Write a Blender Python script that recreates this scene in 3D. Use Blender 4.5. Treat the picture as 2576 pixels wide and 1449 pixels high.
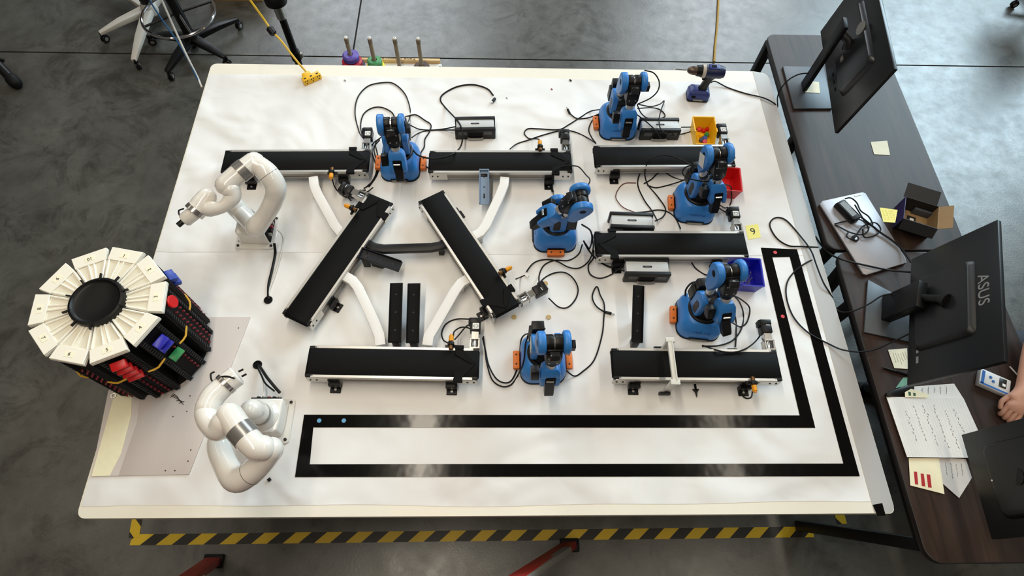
import bpy, bmesh, math, random
from mathutils import Vector, Matrix, Euler

for _o in list(bpy.data.objects): bpy.data.objects.remove(_o)
# ---------------------------------------------------------------- camera
HT = 0.76                                   # height of the work table
F_PX = 1514.37
R = Matrix(((0.99959143, -0.00925973, 0.02704125), (0.00417401, -0.8886381, -0.45859012), (0.02827631, 0.45851563, -0.88823638)))
CAM = Vector((1.50386, -0.26906, 2.34259 + HT))
scene = bpy.context.scene
COL = scene.collection
cd = bpy.data.cameras.new('camera'); cam = bpy.data.objects.new('camera', cd); COL.objects.link(cam)
cd.sensor_width = 36.0; cd.lens = F_PX / 2576 * 36.0; cd.clip_start = 0.05
rot = Matrix((R[0], -Vector(R[1]), -Vector(R[2]))).transposed()
cam.matrix_world = Matrix.Translation(CAM) @ rot.to_4x4()
scene.camera = cam
# ---------------------------------------------------------------- world, lights, exposure
scene.view_settings.view_transform = 'Standard'; scene.view_settings.look = 'None'
scene.view_settings.gamma = 1.0; scene.view_settings.use_curve_mapping = False
scene.view_settings.exposure = -0.2
w = bpy.data.worlds.new('world'); scene.world = w; w.use_nodes = True
w.node_tree.nodes['Background'].inputs[0].default_value = (1.0, 0.93, 0.82, 1)
w.node_tree.nodes['Background'].inputs[1].default_value = 0.10
def area(name, loc, target, sx, sy, power, col):
    l = bpy.data.lights.new(name, 'AREA'); l.shape = 'RECTANGLE'; l.size = sx; l.size_y = sy; l.energy = power; l.color = col
    o = bpy.data.objects.new(name, l); COL.objects.link(o); o.location = loc
    o.rotation_euler = (Vector(target) - Vector(loc)).to_track_quat('-Z', 'Y').to_euler(); return o
area('window_light_far_a', (-0.7, 9.6, 4.9), (1.2, 1.2, 0.7), 3.6, 4.2, 330, (0.86, 0.94, 1.0))
area('window_light_far_b', (5.6, 9.6, 4.9), (2.2, 1.2, 0.7), 2.4, 4.2, 300, (0.84, 0.93, 1.0))
area('window_light_corner', (9.8, 8.2, 6.0), (3.4, 2.0, 0.5), 4.8, 4.8, 1050, (0.66, 0.88, 1.0))
area('ceiling_strip_light_a', (0.7, 0.7, 5.2), (0.7, 0.7, 0), 0.16, 5.6, 150, (1.0, 0.89, 0.73))
area('ceiling_strip_light_b', (4.1, 0.7, 5.2), (4.1, 0.7, 0), 0.16, 5.6, 66, (1.0, 0.89, 0.73))
area('ceiling_strip_light_c', (-2.7, 1.7, 5.2), (-2.7, 1.7, 0), 0.16, 4.2, 26, (1.0, 0.88, 0.70))

# ---------------------------------------------------------------- helpers
def P(px, py, z=0.0):
    """point at height z that the photograph shows at pixel px, py (z above the table top)"""
    d = R.transposed() @ Vector(((px - 1288) / F_PX, (py - 724.5) / F_PX, 1))
    return CAM + d * ((HT + z - CAM.z) / d.z)
def PF(px, py, z=0.0): return P(px, py, z - HT)      # z above the floor
ZT = 0.0022                                  # paper surface above the table top

def lin(h):
    if isinstance(h, str):
        h = h.lstrip('#'); c = [int(h[i:i + 2], 16) / 255 for i in (0, 2, 4)]
    else: c = [v / 255 for v in h]
    return tuple(x / 12.92 if x <= 0.04045 else ((x + 0.055) / 1.055) ** 2.4 for x in c) + (1,)
MATS = {}
def mat(name, col, rough=0.5, metal=0.0, var=0.06, vscale=30.0, bump=0.0, bscale=60.0, spec=0.5, coat=0.0, trans=0.0):
    if name in MATS: return MATS[name]
    m = bpy.data.materials.new(name); m.use_nodes = True; nt = m.node_tree; b = nt.nodes['Principled BSDF']
    c = lin(col)
    tc = nt.nodes.new('ShaderNodeTexCoord'); no = nt.nodes.new('ShaderNodeTexNoise')
    no.inputs['Scale'].default_value = vscale; no.inputs['Detail'].default_value = 4
    nt.links.new(tc.outputs['Object'], no.inputs['Vector'])
    mx = nt.nodes.new('ShaderNodeMix'); mx.data_type = 'RGBA'
    mx.inputs[6].default_value = tuple(v * (1 - var) for v in c[:3]) + (1,); mx.inputs[7].default_value = tuple(min(1, v * (1 + var)) for v in c[:3]) + (1,)
    nt.links.new(no.outputs['Fac'], mx.inputs[0]); nt.links.new(mx.outputs[2], b.inputs['Base Color'])
    b.inputs['Roughness'].default_value = rough; b.inputs['Metallic'].default_value = metal
    b.inputs['Specular IOR Level'].default_value = spec; b.inputs['Coat Weight'].default_value = coat
    if trans: b.inputs['Transmission Weight'].default_value = trans
    if bump:
        n2 = nt.nodes.new('ShaderNodeTexNoise'); n2.inputs['Scale'].default_value = bscale; n2.inputs['Detail'].default_value = 3
        nt.links.new(tc.outputs['Object'], n2.inputs['Vector'])
        bp = nt.nodes.new('ShaderNodeBump'); bp.inputs['Strength'].default_value = bump; bp.inputs['Distance'].default_value = 0.01
        nt.links.new(n2.outputs['Fac'], bp.inputs['Height']); nt.links.new(bp.outputs['Normal'], b.inputs['Normal'])
    MATS[name] = m; return m
def nodes_of(name, rough=0.5):
    m = bpy.data.materials.new(name); m.use_nodes = True; MATS[name] = m
    b = m.node_tree.nodes['Principled BSDF']; b.inputs['Roughness'].default_value = rough
    return m, m.node_tree, b

BLK = mat('black_plastic', (11, 11, 12), 0.4, spec=0.3); BLKM = mat('black_matte', (7, 7, 8), 0.7, spec=0.15); RUB = mat('black_rubber', (12, 12, 12), 0.6, spec=0.25)
BELT = mat('belt_rubber', (11, 11, 11), 0.62, var=0.12, vscale=14, spec=0.12)
ALU = mat('brushed_aluminium', (205, 203, 198), 0.36, 0.75, vscale=8); ALUD = mat('grey_aluminium', (150, 146, 140), 0.45, 0.6)
STEEL = mat('polished_steel', (200, 198, 194), 0.22, 0.95); CHROME = mat('chrome', (225, 226, 230), 0.1, 1.0)
BLUE = mat('robot_blue', (50, 124, 200), 0.36, var=0.05, spec=0.45); BLUED = mat('dark_blue_print', (24, 60, 120), 0.5)
WHITE = mat('gloss_white', (232, 229, 222), 0.16, var=0.012, coat=0.4); BANDG = mat('grey_band', (140, 138, 135), 0.25, 0.5)
WPLA = mat('white_print_plastic', (232, 230, 226), 0.55, var=0.03, vscale=90); GATE = mat('pale_green_white_plastic', (226, 227, 220), 0.5)
ORG = mat('orange_plastic', (226, 116, 34), 0.5); YEL = mat('yellow_plastic', (240, 186, 20), 0.4); REDP = mat('red_plastic', (205, 22, 24), 0.35)
BLUP = mat('deep_blue_plastic', (18, 22, 168), 0.35); GRNP = mat('green_plastic', (40, 140, 78), 0.4); PINK = mat('pink_plastic', (206, 70, 100), 0.45)
SENS = mat('sensor_amber', (232, 156, 20), 0.4); LABEL = mat('label_paper', (236, 236, 232), 0.7); INK = mat('ink', (30, 30, 34), 0.7)
CAB = mat('cable_black', (10, 10, 11), 0.5, spec=0.25); CABW = mat('cable_white', (214, 212, 206), 0.45); CABY = mat('cable_yellow', (222, 180, 34), 0.5)
CABB = mat('cable_blue', (44, 92, 138), 0.5); CABR = mat('cable_red', (96, 34, 28), 0.5); NOTE = mat('sticky_note', (240, 232, 136), 0.75); NOTEW = mat('pale_note', (244, 240, 214), 0.75)
DKRED = mat('dark_red_plastic', (122, 20, 34), 0.45); SILV = mat('silver_plastic', (196, 199, 199), 0.42, 0.1)

class G:
    """collects geometry for ONE mesh object"""
    def __init__(s): s.v = []; s.f = []
    def add(s, vs, fs, M=None):
        o = len(s.v); s.v += [tuple((M @ Vector(v)) if M else v) for v in vs]; s.f += [tuple(i + o for i in f) for f in fs]; return s
    def box(s, c, d, M=None):
        x, y, z = (k / 2 for k in d)
        vs = [(c[0] + a * x, c[1] + b * y, c[2] + e * z) for a in (-1, 1) for b in (-1, 1) for e in (-1, 1)]
        return s.add(vs, [(0, 1, 3, 2), (4, 6, 7, 5), (0, 4, 5, 1), (2, 3, 7, 6), (0, 2, 6, 4), (1, 5, 7, 3)], M)
    def loft(s, rings, M=None, caps=True):
        n = len(rings[0]); vs = [p for r in rings for p in r]; fs = []
        for k in range(len(rings) - 1):
            for i in range(n): fs.append((k * n + i, k * n + (i + 1) % n, (k + 1) * n + (i + 1) % n, (k + 1) * n + i))
        if caps: fs += [tuple(reversed(range(n))), tuple((len(rings) - 1) * n + i for i in range(n))]
        return s.add(vs, fs, M)
    def prism(s, poly, z0, z1, M=None):
        return s.loft([[(p[0], p[1], z0) for p in poly], [(p[0], p[1], z1) for p in poly]], M)
    def cyl(s, p0, p1, r0, r1=None, n=20, M=None):
        return s.tube([p0, p1], [r0, r0 if r1 is None else r1], n, False, M)
    def tube(s, pts, r, n=8, rnd=False, M=None):
        pts = [Vector(p) for p in pts]; rs = list(r) if isinstance(r, (list, tuple)) else [r] * len(pts)
        T = []
        for i in range(len(pts)):
            t = pts[min(i + 1, len(pts) - 1)] - pts[max(i - 1, 0)]
            T.append(t.normalized() if t.length > 1e-9 else (T[-1] if T else Vector((0, 0, 1))))
        u = T[0].orthogonal().normalized(); rings = []
        def ring(c, t, rad):
            nonlocal u
            u = (u - t * u.dot(t)); u = u.normalized() if u.length > 1e-6 else t.orthogonal().normalized(); wv = t.cross(u)
            return [tuple(c + (u * math.cos(a) + wv * math.sin(a)) * rad) for a in (2 * math.pi * k / n for k in range(n))]
        if rnd:
            for k in (75, 50, 25): a = math.radians(k); rings.append(ring(pts[0] - T[0] * rs[0] * math.sin(a), T[0], rs[0] * math.cos(a)))
        for p, t, rad in zip(pts, T, rs): rings.append(ring(p, t, rad))
        if rnd:
            for k in (25, 50, 75): a = math.radians(k); rings.append(ring(pts[-1] + T[-1] * rs[-1] * math.sin(a), T[-1], rs[-1] * math.cos(a)))
        return s.loft(rings, M)
    def lathe(s, prof, n=24, M=None):
        return s.loft([[(r * math.cos(2 * math.pi * k / n), r * math.sin(2 * math.pi * k / n), z) for k in range(n)] for r, z in prof], M)
    def torus(s, Rr, r, n=32, m=10, M=None):
        vs = []; fs = []
        for i in range(n):
            a = 2 * math.pi * i / n
            for j in range(m):
                b = 2 * math.pi * j / m; q = Rr + r * math.cos(b); vs.append((q * math.cos(a), q * math.sin(a), r * math.sin(b)))
        for i in range(n):
            for j in range(m): fs.append((i * m + j, ((i + 1) % n) * m + j, ((i + 1) % n) * m + (j + 1) % m, i * m + (j + 1) % m))
        return s.add(vs, fs, M)
    def mesh(s, name, bevel=0.0, seg=2, sharp=35, smooth=True, subd=0):
        me = bpy.data.meshes.new(name); me.from_pydata(s.v, [], s.f); me.validate()
        bm = bmesh.new(); bm.from_mesh(me); bmesh.ops.recalc_face_normals(bm, faces=bm.faces)
        if bevel:
            ed = [e for e in bm.edges if len(e.link_faces) == 2 and e.calc_face_angle(0) > math.radians(28)]
            bmesh.ops.bevel(bm, geom=ed, offset=bevel, segments=seg, affect='EDGES', profile=0.5, clamp_overlap=True)
        bm.to_mesh(me); bm.free()
        if smooth:
            me.shade_smooth(); me.set_sharp_from_angle(angle=math.radians(sharp))
        return me
    def build(s, name, m, parent=None, bevel=0.0, seg=2, sharp=35, M=None, smooth=True):
        return obj(name, s.mesh(name, bevel, seg, sharp, smooth), m, parent, M)
def obj(name, me, m, parent=None, M=None):
    if m is not None and not me.materials: me.materials.append(m)
    o = bpy.data.objects.new(name, me); COL.objects.link(o)
    if parent is not None: o.parent = parent
    if M is not None: o.matrix_local = M
    return o
def tag(o, label, cat, group=None):
    o['label'] = label; o['category'] = cat
    if group: o['group'] = group
    return o
def thing(name, label, cat, loc=(0, 0, 0), rz=0.0, group=None):
    o = bpy.data.objects.new(name, None); COL.objects.link(o); o.location = loc; o.rotation_euler = (0, 0, rz)
    o.empty_display_size = 0.05
    return tag(o, label, cat, group)
def struct(o): o['kind'] = 'structure'; return o
def rr(w2, d2, r, z=0.0, n=5, cx=0.0, cy=0.0):
    r = min(r, w2, d2); pts = []
    for (sx, sy, a0) in ((1, 1, 0), (-1, 1, 90), (-1, -1, 180), (1, -1, 270)):
        for k in range(n + 1):
            a = math.radians(a0 + 90 * k / n); pts.append((cx + sx * (w2 - r) + r * math.cos(a), cy + sy * (d2 - r) + r * math.sin(a), z))
    return pts
def spline(pts, k=6):
    pts = [Vector(p) for p in pts]; q = [2 * pts[0] - pts[1]] + pts + [2 * pts[-1] - pts[-2]]; out = []
    for i in range(1, len(q) - 2):
        a, b, c, d = q[i - 1], q[i], q[i + 1], q[i + 2]
        for j in range(k):
            t = j / k
            out.append(0.5 * ((2 * b) + (c - a) * t + (2 * a - 5 * b + 4 * c - d) * t * t + (3 * b - a - 3 * c + d) * t ** 3))
    out.append(pts[-1]); return out
def text(s, size, M, m, parent=None, name='lettering', depth=0.0004, align='CENTER'):
    c = bpy.data.curves.new('t', 'FONT'); c.body = s; c.size = size; c.align_x = align; c.align_y = 'CENTER'; c.extrude = depth
    t = bpy.data.objects.new('t', c); COL.objects.link(t)
    me = bpy.data.meshes.new_from_object(t.evaluated_get(bpy.context.evaluated_depsgraph_get()))
    bpy.data.objects.remove(t); bpy.data.curves.remove(c)
    me.materials.clear(); return obj(name, me, m, parent, M)
def T3(x, y=None, z=None): return Matrix.Translation(x if y is None else (x, y, z))
def RZ(a): return Matrix.Rotation(a, 4, 'Z')
def RX(a): return Matrix.Rotation(a, 4, 'X')
def RY(a): return Matrix.Rotation(a, 4, 'Y')
def frame(o, x, y, z): return Matrix(((x[0], y[0], z[0], o[0]), (x[1], y[1], z[1], o[1]), (x[2], y[2], z[2], o[2]), (0, 0, 0, 1)))
def poly_px(px, z): return [tuple(P(a, b, z)) for a, b in px]
def slab_px(name, px, z, th, m, parent=None, bevel=0.0, root=None):
    """flat sheet: outline on the plane z above the table, thickness th below it"""
    g = G(); top = poly_px(px, z); o = Vector(root) if root is not None else Vector((0, 0, 0))
    g.loft([[(p[0] - o.x, p[1] - o.y, p[2] - th - o.z) for p in top], [(p[0] - o.x, p[1] - o.y, p[2] - o.z) for p in top]])
    return g.build(name, m, parent, bevel=bevel)
def centred(g):
    """move a mesh's origin to the middle of its base; returns the location"""
    xs = [v[0] for v in g.v]; ys = [v[1] for v in g.v]; zs = [v[2] for v in g.v]
    c = Vector(((min(xs) + max(xs)) / 2, (min(ys) + max(ys)) / 2, min(zs))); g.v = [tuple(Vector(v) - c) for v in g.v]; return c
def solo(name, g, m, label, cat, group=None, bevel=0.0, **k):
    c = centred(g); o = g.build(name, m, None, bevel, **k); o.location = c; return tag(o, label, cat, group)
# ---------------------------------------------------------------- floor
m, nt, b = nodes_of('polished_concrete', 0.4)
tc = nt.nodes.new('ShaderNodeTexCoord')
def noise(scale, det=6, rough=0.6, w=0.0):
    n = nt.nodes.new('ShaderNodeTexNoise'); n.inputs['Scale'].default_value = scale; n.inputs['Detail'].default_value = det
    n.inputs['Roughness'].default_value = rough; n.inputs['Distortion'].default_value = w; nt.links.new(tc.outputs['Object'], n.inputs['Vector']); return n
def ramp(src, stops):
    r = nt.nodes.new('ShaderNodeValToRGB'); e = r.color_ramp.elements
    e[0].position, e[0].color = stops[0]; e[1].position, e[1].color = stops[1]
    for p, c in stops[2:]: k = e.new(p); k.color = c
    nt.links.new(src, r.inputs[0]); return r
n1 = noise(1.3, 8, 0.62, 0.4); n2 = noise(9, 8, 0.7); n3 = noise(90, 3, 0.6); n4 = noise(3.2, 10, 0.75, 1.2)
r1 = ramp(n1.outputs['Fac'], [(0.3, lin((60, 59, 54))), (0.72, lin((98, 97, 91)))])
r2 = ramp(n2.outputs['Fac'], [(0.3, (0.82, 0.82, 0.82, 1)), (0.7, (1.1, 1.1, 1.1, 1))])
r4 = ramp(n4.outputs['Fac'], [(0.38, (0.56, 0.54, 0.51, 1)), (0.50, (1, 1, 1, 1))])
def mul(a, c):
    x = nt.nodes.new('ShaderNodeMix'); x.data_type = 'RGBA'; x.blend_type = 'MULTIPLY'; x.inputs[0].default_value = 1
    nt.links.new(a, x.inputs[6]); nt.links.new(c, x.inputs[7]); return x.outputs[2]
nt.links.new(mul(mul(r1.outputs[0], r2.outputs[0]), r4.outputs[0]), b.inputs['Base Color'])
rr_ = ramp(n2.outputs['Fac'], [(0.3, (0.26, 0.26, 0.26, 1)), (0.7, (0.42, 0.42, 0.42, 1))]); nt.links.new(rr_.outputs[0], b.inputs['Roughness'])
bp = nt.nodes.new('ShaderNodeBump'); bp.inputs['Strength'].default_value = 0.12; bp.inputs['Distance'].default_value = 0.004
nt.links.new(n3.outputs['Fac'], bp.inputs['Height']); nt.links.new(bp.outputs['Normal'], b.inputs['Normal'])
CONC = m; b.inputs['Specular IOR Level'].default_value = 0.8
floor = struct(obj('floor', G().box((2, 2.5, -0.06), (26, 24, 0.1)).mesh('floor'), mat('joint_filler', (34, 35, 35), 0.8)))
jy = 3.19; jx = 0.475; J = 0.006
for (x0, x1, y0, y1) in ((-11, 15, -9.5, jy - J), (-11, jx - J, jy + J, 14.5), (jx + J, 15, jy + J, 14.5)):
    G().box(((x0 + x1) / 2, (y0 + y1) / 2, -0.005), (x1 - x0, y1 - y0, 0.01)).build('concrete_slab', CONC, floor)

# ---------------------------------------------------------------- work table
qTL, qTR, qBR, qBL = P(531, 164), P(1931, 183, -0.02), P(2256, 1297, -0.02), P(192, 1300)
def drop(u): t = max(0.0, (u - 0.968) / 0.032); return 0.022 * t ** 1.5
Y0 = (qBL.y + qBR.y) / 2; Y1 = (qTL.y + qTR.y) / 2
def tp(u, y):
    t = (y - Y0) / (Y1 - Y0); xl = qBL.x + (qTL.x - qBL.x) * t; xr = qBR.x + (qTR.x - qBR.x) * t
    return xl + (xr - xl) * u, y
WT = 3.0
def table_sheet(y0f, y1f, u0, u1, z0, z1, rad, us):
    g = G(); rings = []
    for u in us:
        du = min(u - u0, u1 - u) * WT; ins = rad - math.sqrt(max(0, rad * rad - (rad - du) ** 2)) if du < rad else 0
        ya, yb = y0f(u) + ins, y1f(u) - ins; d = drop(u); n = 10
        top = [(*tp(u, ya + (yb - ya) * k / n), HT + z1 - d) for k in range(n + 1)]; bot = [(*tp(u, yb - (yb - ya) * k / n), HT + z0 - d) for k in range(n + 1)]
        rings.append(top + bot)
    return g.loft(rings)
us = [0, .001, .003, .006, .01, .2, .5, .8, .955, .965, .972, .979, .986, .992, .996, .9985, 1.0]
LAM = mat('cream_laminate', (236, 231, 216), 0.4, var=0.02)
tb = thing('work_table', 'large white work table carrying the robots and conveyors', 'table', (1.5, 1.13, 0))
def offs(g, o): g.v = [tuple(Vector(v) - Vector(o)) for v in g.v]; return g
tl = tb.location
offs(table_sheet(lambda u: Y0, lambda u: Y1, 0, 1, -0.035, 0, 0.03, us), tl).build('tabletop', LAM, tb, sharp=50)
offs(table_sheet(lambda u: Y0 + .003, lambda u: Y1 - .003, .90, .9995, 0.0001, 0.0006, 0.03, [.9685, .972, .979, .986, .992, .996, .9985, .9995]), tl).build('edge_band', mat('grey_edge_strip', (182, 179, 176), 0.5, var=0.04, vscale=5), tb, sharp=50)  # greyer strip laid along the right edge of the top
def uof(x, y): a = tp(0, y)[0]; return (x - a) / (tp(1, y)[0] - a)
FRM = mat('black_steel', (20, 21, 22), 0.45, 0.3)
for x, y in ((0.35, 0.3), (2.65, 0.3), (0.35, 1.95), (2.65, 1.95)):
    G().box((x - tl.x, y - tl.y, 0.36), (0.06, 0.06, 0.72)).build('leg', FRM, tb, bevel=0.004)
for y in (0.3, 1.95): G().box((0, y - tl.y, 0.69), (2.36, 0.05, 0.06)).build('frame_beam', FRM, tb)
for x in (0.35, 2.65): G().box((x - tl.x, 0, 0.69), (0.05, 1.6, 0.06)).build('frame_beam', FRM, tb)
# paper sheets
m, nt, b = nodes_of('wrinkled_paper', 0.62)
tc = nt.nodes.new('ShaderNodeTexCoord')
na = noise(2.6, 2, 0.45, 0.5); nb = noise(6, 2, 0.4, 0.6); nc = noise(160, 2, 0.5)
pr = ramp(na.outputs['Fac'], [(0.3, lin((228, 227, 225))), (0.7, lin((236, 236, 235)))]); nt.links.new(pr.outputs[0], b.inputs['Base Color'])
ad = nt.nodes.new('ShaderNodeMath'); ad.operation = 'MULTIPLY_ADD'; ad.inputs[1].default_value = 0.10
nt.links.new(nb.outputs['Fac'], ad.inputs[0]); nt.links.new(na.outputs['Fac'], ad.inputs[2])
bp = nt.nodes.new('ShaderNodeBump'); bp.inputs['Strength'].default_value = 0.9; bp.inputs['Distance'].default_value = 0.075; nt.links.new(ad.outputs[0], bp.inputs['Height'])
bp2 = nt.nodes.new('ShaderNodeBump'); bp2.inputs['Strength'].default_value = 0.08; bp2.inputs['Distance'].default_value = 0.001
nt.links.new(nc.outputs['Fac'], bp2.inputs['Height']); nt.links.new(bp.outputs['Normal'], bp2.inputs['Normal']); nt.links.new(bp2.outputs['Normal'], b.inputs['Normal'])
PAPER = m
ya = P(1200, 1270).y; ym = P(800, 637).y; yb = P(1200, 197).y
usp = [.002] + [k / 40 for k in range(1, 38)] + [.94, .955, .9675]
g = table_sheet(lambda u: ya + 0.004 * math.sin(u * 9) + 0.003 * math.sin(u * 23), lambda u: ym + 0.012, .002, .9675, 0.0002, 0.0012, 0.002, usp)
solo('paper_sheet', g, PAPER, 'wrinkled white paper covering the near half of the table, under the tape loop', 'paper sheet', 'paper table covering', sharp=60)
g = table_sheet(lambda u: ym + 0.004 * math.sin(u * 7), lambda u: yb + 0.004 * math.sin(u * 14), .002, .9675, 0.0014, 0.0022, 0.002, usp)
solo('paper_sheet', g, PAPER, 'wrinkled white paper covering the far half of the table, under the yellow bin', 'paper sheet', 'paper table covering', sharp=60)
ZN = 0.0014                                   # top of the near sheet
# black tape loop
TAPE = mat('black_floor_tape', (10, 9, 8), 0.13, var=0.25, vscale=22, bump=0.22, bscale=5, spec=0.25)
lp = thing('tape_loop', 'glossy black tape loop bent in an L along the near right table edge', 'tape', P(1500, 1100, ZN))
A = [((765, 1043), (2012, 1045), (2051, 1076), (788, 1075)), ((1914, 623), (1943, 647), (2051, 1076), (2012, 1045)), ((1914, 623), (2005, 627), (1987, 646), (1943, 647)),
     ((2005, 627), (2163, 1198), (2122, 1166), (1987, 646)), ((2163, 1198), (742, 1200), (779, 1168), (2122, 1166)), ((742, 1200), (765, 1043), (788, 1075), (779, 1168))]
for i, q in enumerate(A): slab_px('tape_strip', q, ZT + 0.0008 + 0.0001 * (i % 2), 0.0014, TAPE, lp, root=lp.location)
for n_, (px, py), m_, lab in (('dot_sticker', (1950, 635), mat('red_dot', (206, 52, 50), 0.5), 'red round sticker at the far end of the tape loop'), ('dot_sticker', (1969, 796), MATS['red_dot'], 'red round sticker halfway down the right leg of the tape loop'),
        ('dot_sticker', (803, 1058), mat('blue_dot', (96, 164, 210), 0.5), 'blue round sticker nearest the left end of the tape loop'), ('dot_sticker', (865, 1058), MATS['blue_dot'], 'second blue round sticker from the left end of the tape loop')):
    c = P(px, py, ZT + 0.0011); o = G().cyl((0, 0, 0.0001), (0, 0, 0.0007), 0.0085, n=24).build(n_, m_); o.location = c; tag(o, lab, 'sticker', 'dot stickers on the tape')
g = G(); q = [P(2195, 1270), P(2221, 1265), P(2230, 1297), P(2207, 1298)]; g.loft([[(p.x, p.y, HT + 0.0015 - drop(uof(p.x, p.y))) for p in q], [(p.x, p.y, HT + 0.0028 - drop(uof(p.x, p.y))) for p in q]])
solo('tape_piece', g, TAPE, 'short black tape piece holding the paper at the near right table corner', 'tape')
# acrylic sheet at the left
AC = mat('smoky_acrylic', (206, 197, 192), 0.28, var=0.03, vscale=6, spec=0.5); AC_CREAM = mat('cream_strip_tone', (246, 240, 206), 0.5, var=0.06, vscale=40)
z_ = ZN + 0.005
ac = thing('acrylic_sheet', 'grey plastic sheet with a cream-coloured strip lying under the carousel tower', 'plastic sheet', P(400, 1080, ZN))
slab_px('sheet', ((340, 860), (505, 797), (630, 797), (556, 985), (475, 1193), (298, 1197), (345, 1060), (352, 1000)), z_, 0.004, AC, ac, 0.0006, ac.location)
slab_px('cream_strip', ((297, 960), (345, 965), (332, 995), (330, 1045), (318, 1090), (305, 1140), (276, 1197), (230, 1198)), z_ + 0.001, 0.0004, AC_CREAM, ac, 0, ac.location)  # cream-coloured strip laid over the left part of the sheet
slab_px('sheet', ((272, 985), (340, 860), (352, 1000), (345, 1060), (298, 1197), (229, 1198)), z_, 0.004, AC, ac, 0, ac.location)
c = P(286, 996, z_ + 0.001) - ac.location
G().torus(0.009, 0.0025, 20, 6, T3(c)).build('grommet', STEEL, ac)
sc = G(); random.seed(4)
for a, bq in (((432, 992), (458, 1013)), ((430, 995), (462, 1018)), ((436, 990), (452, 1008)), ((444, 1008), (462, 1012)), ((429, 1000), (440, 993)), ((450, 1015), (464, 1010))):
    sc.tube([P(*a, z_ + 0.0006), P((a[0] + bq[0]) / 2 + 2, (a[1] + bq[1]) / 2 - 2, z_ + 0.0006), P(*bq, z_ + 0.0006)], 0.0012, 5)
offs(sc, ac.location).build('pen_scribble', INK, ac)
for px, py in ((416, 1184), (440, 1184), (480, 1132), (473, 1160), (600, 825), (478, 996), (470, 1035), (435, 1048)):
    c = P(px, py, z_ + 0.0003) - ac.location; G().cyl(c, c + Vector((0, 0, 0.0007)), 0.0025, n=10).build('drill_hole', INK, ac)
# cable pass-through holes
for px, py, lab in ((675, 755, 'black round cable grommet in the table left of the slanting conveyor'), (648, 918, 'black round cable grommet beside the folded white arm')):
    t = thing('cable_grommet', lab, 'grommet', P(px, py, ZN), group='cable grommets')
    G().torus(0.016, 0.0028, 24, 6, T3(0, 0, 0.002)).build('rim', BLK, t); G().cyl((0, 0, 0), (0, 0, 0.001), 0.015).build('opening', BLKM, t)
# hazard tape on the floor
def hazard(name, slant, period):
    m, nt, b = nodes_of(name, 0.45); tc = nt.nodes.new('ShaderNodeTexCoord'); sp = nt.nodes.new('ShaderNodeSeparateXYZ'); nt.links.new(tc.outputs['Object'], sp.inputs[0])
    def mth(op, a, c):
        x = nt.nodes.new('ShaderNodeMath'); x.operation = op
        for k, v in enumerate((a, c)):
            if isinstance(v, (int, float)): x.inputs[k].default_value = v
            else: nt.links.new(v, x.inputs[k])
        return x.outputs[0]
    f = mth('FRACT', mth('DIVIDE', mth('SUBTRACT', sp.outputs[0], mth('MULTIPLY', sp.outputs[1], slant)), period), 0)
    k = mth('GREATER_THAN', f, 0.5); mx = nt.nodes.new('ShaderNodeMix'); mx.data_type = 'RGBA'; mx.inputs[6].default_value = lin((208, 172, 24)); mx.inputs[7].default_value = lin((26, 23, 18))
    nt.links.new(k, mx.inputs[0]); nt.links.new(mx.outputs[2], b.inputs['Base Color']); return m
HZ = hazard('hazard_stripes', 1.15, 0.147)
a = PF(330, 1358); bq = PF(2045, 1338); d = (bq - a); o = G().box((d.length / 2, 0, 0.0006), (d.length, 0.048, 0.0012)).build('hazard_tape', HZ); o.location = a; o.rotation_euler.z = math.atan2(d.y, d.x)
tag(o, 'long black and yellow hazard tape strip on the floor before the table', 'floor tape', 'hazard floor tape')
a = PF(337, 1352); bq = PF(375, 1150); d = (bq - a); o = G().box((d.length / 2, 0, 0.0018), (d.length, 0.048, 0.001)).build('hazard_tape', HZ); o.location = a; o.rotation_euler.z = math.atan2(d.y, d.x)
tag(o, 'short black and yellow hazard tape running under the table at its left corner', 'floor tape', 'hazard floor tape')
a = PF(2085, 1290); bq = PF(2060, 1150); o = G().box((0.25, 0, 0.0018), (0.5, 0.048, 0.001)).build('hazard_tape', HZ); o.location = PF(2118, 1318); o.rotation_euler.z = math.radians(92)
tag(o, 'hazard tape end showing under the near right corner of the work table', 'floor tape', 'hazard floor tape')
# ---------------------------------------------------------------- conveyors
CL, CW, CH = 0.68, 0.134, 0.085
def cached(key, fn, store={}):
    if key not in store: store[key] = fn()
    return store[key]
def m_belt():
    g = G(); r = 0.012; pr = []
    for k in range(9): a = math.radians(90 - 180 * k / 8); pr.append((CL / 2 - r + r * math.cos(a), CH - r + r * math.sin(a)))
    for k in range(9): a = math.radians(270 - 180 * k / 8); pr.append((-CL / 2 + r + r * math.cos(a), CH - r + r * math.sin(a)))
    g.loft([[(x, -CW / 2 + 0.012, z) for x, z in pr], [(x, CW / 2 - 0.012, z) for x, z in pr]]); return g.mesh('belt', 0.001, 1, 50)
def m_rail():
    g = G(); g.box((0, 0, 0.078), (CL - 0.05, 0.012, 0.016))
    return g.mesh('rail', 0.0012, 1)
def m_end():
    g = G(); g.prism([(-0.045, -0.028), (0.04, -0.028), (0.04, 0.008), (0.032, 0.02), (-0.045, 0.02)], -0.0035, 0.0035, T3(0, 0, 0.06) @ RX(math.pi / 2)); return g.mesh('end_plate', 0.001, 1)
def m_bolt(): return G().cyl((0, 0, 0), (0, 0.002, 0), 0.004, n=10).mesh('bolt')
def m_pan(): g = G().box((0, 0, 0.052), (CL - 0.08, CW - 0.03, 0.02)); return g.mesh('bed', 0.002, 1)
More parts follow.
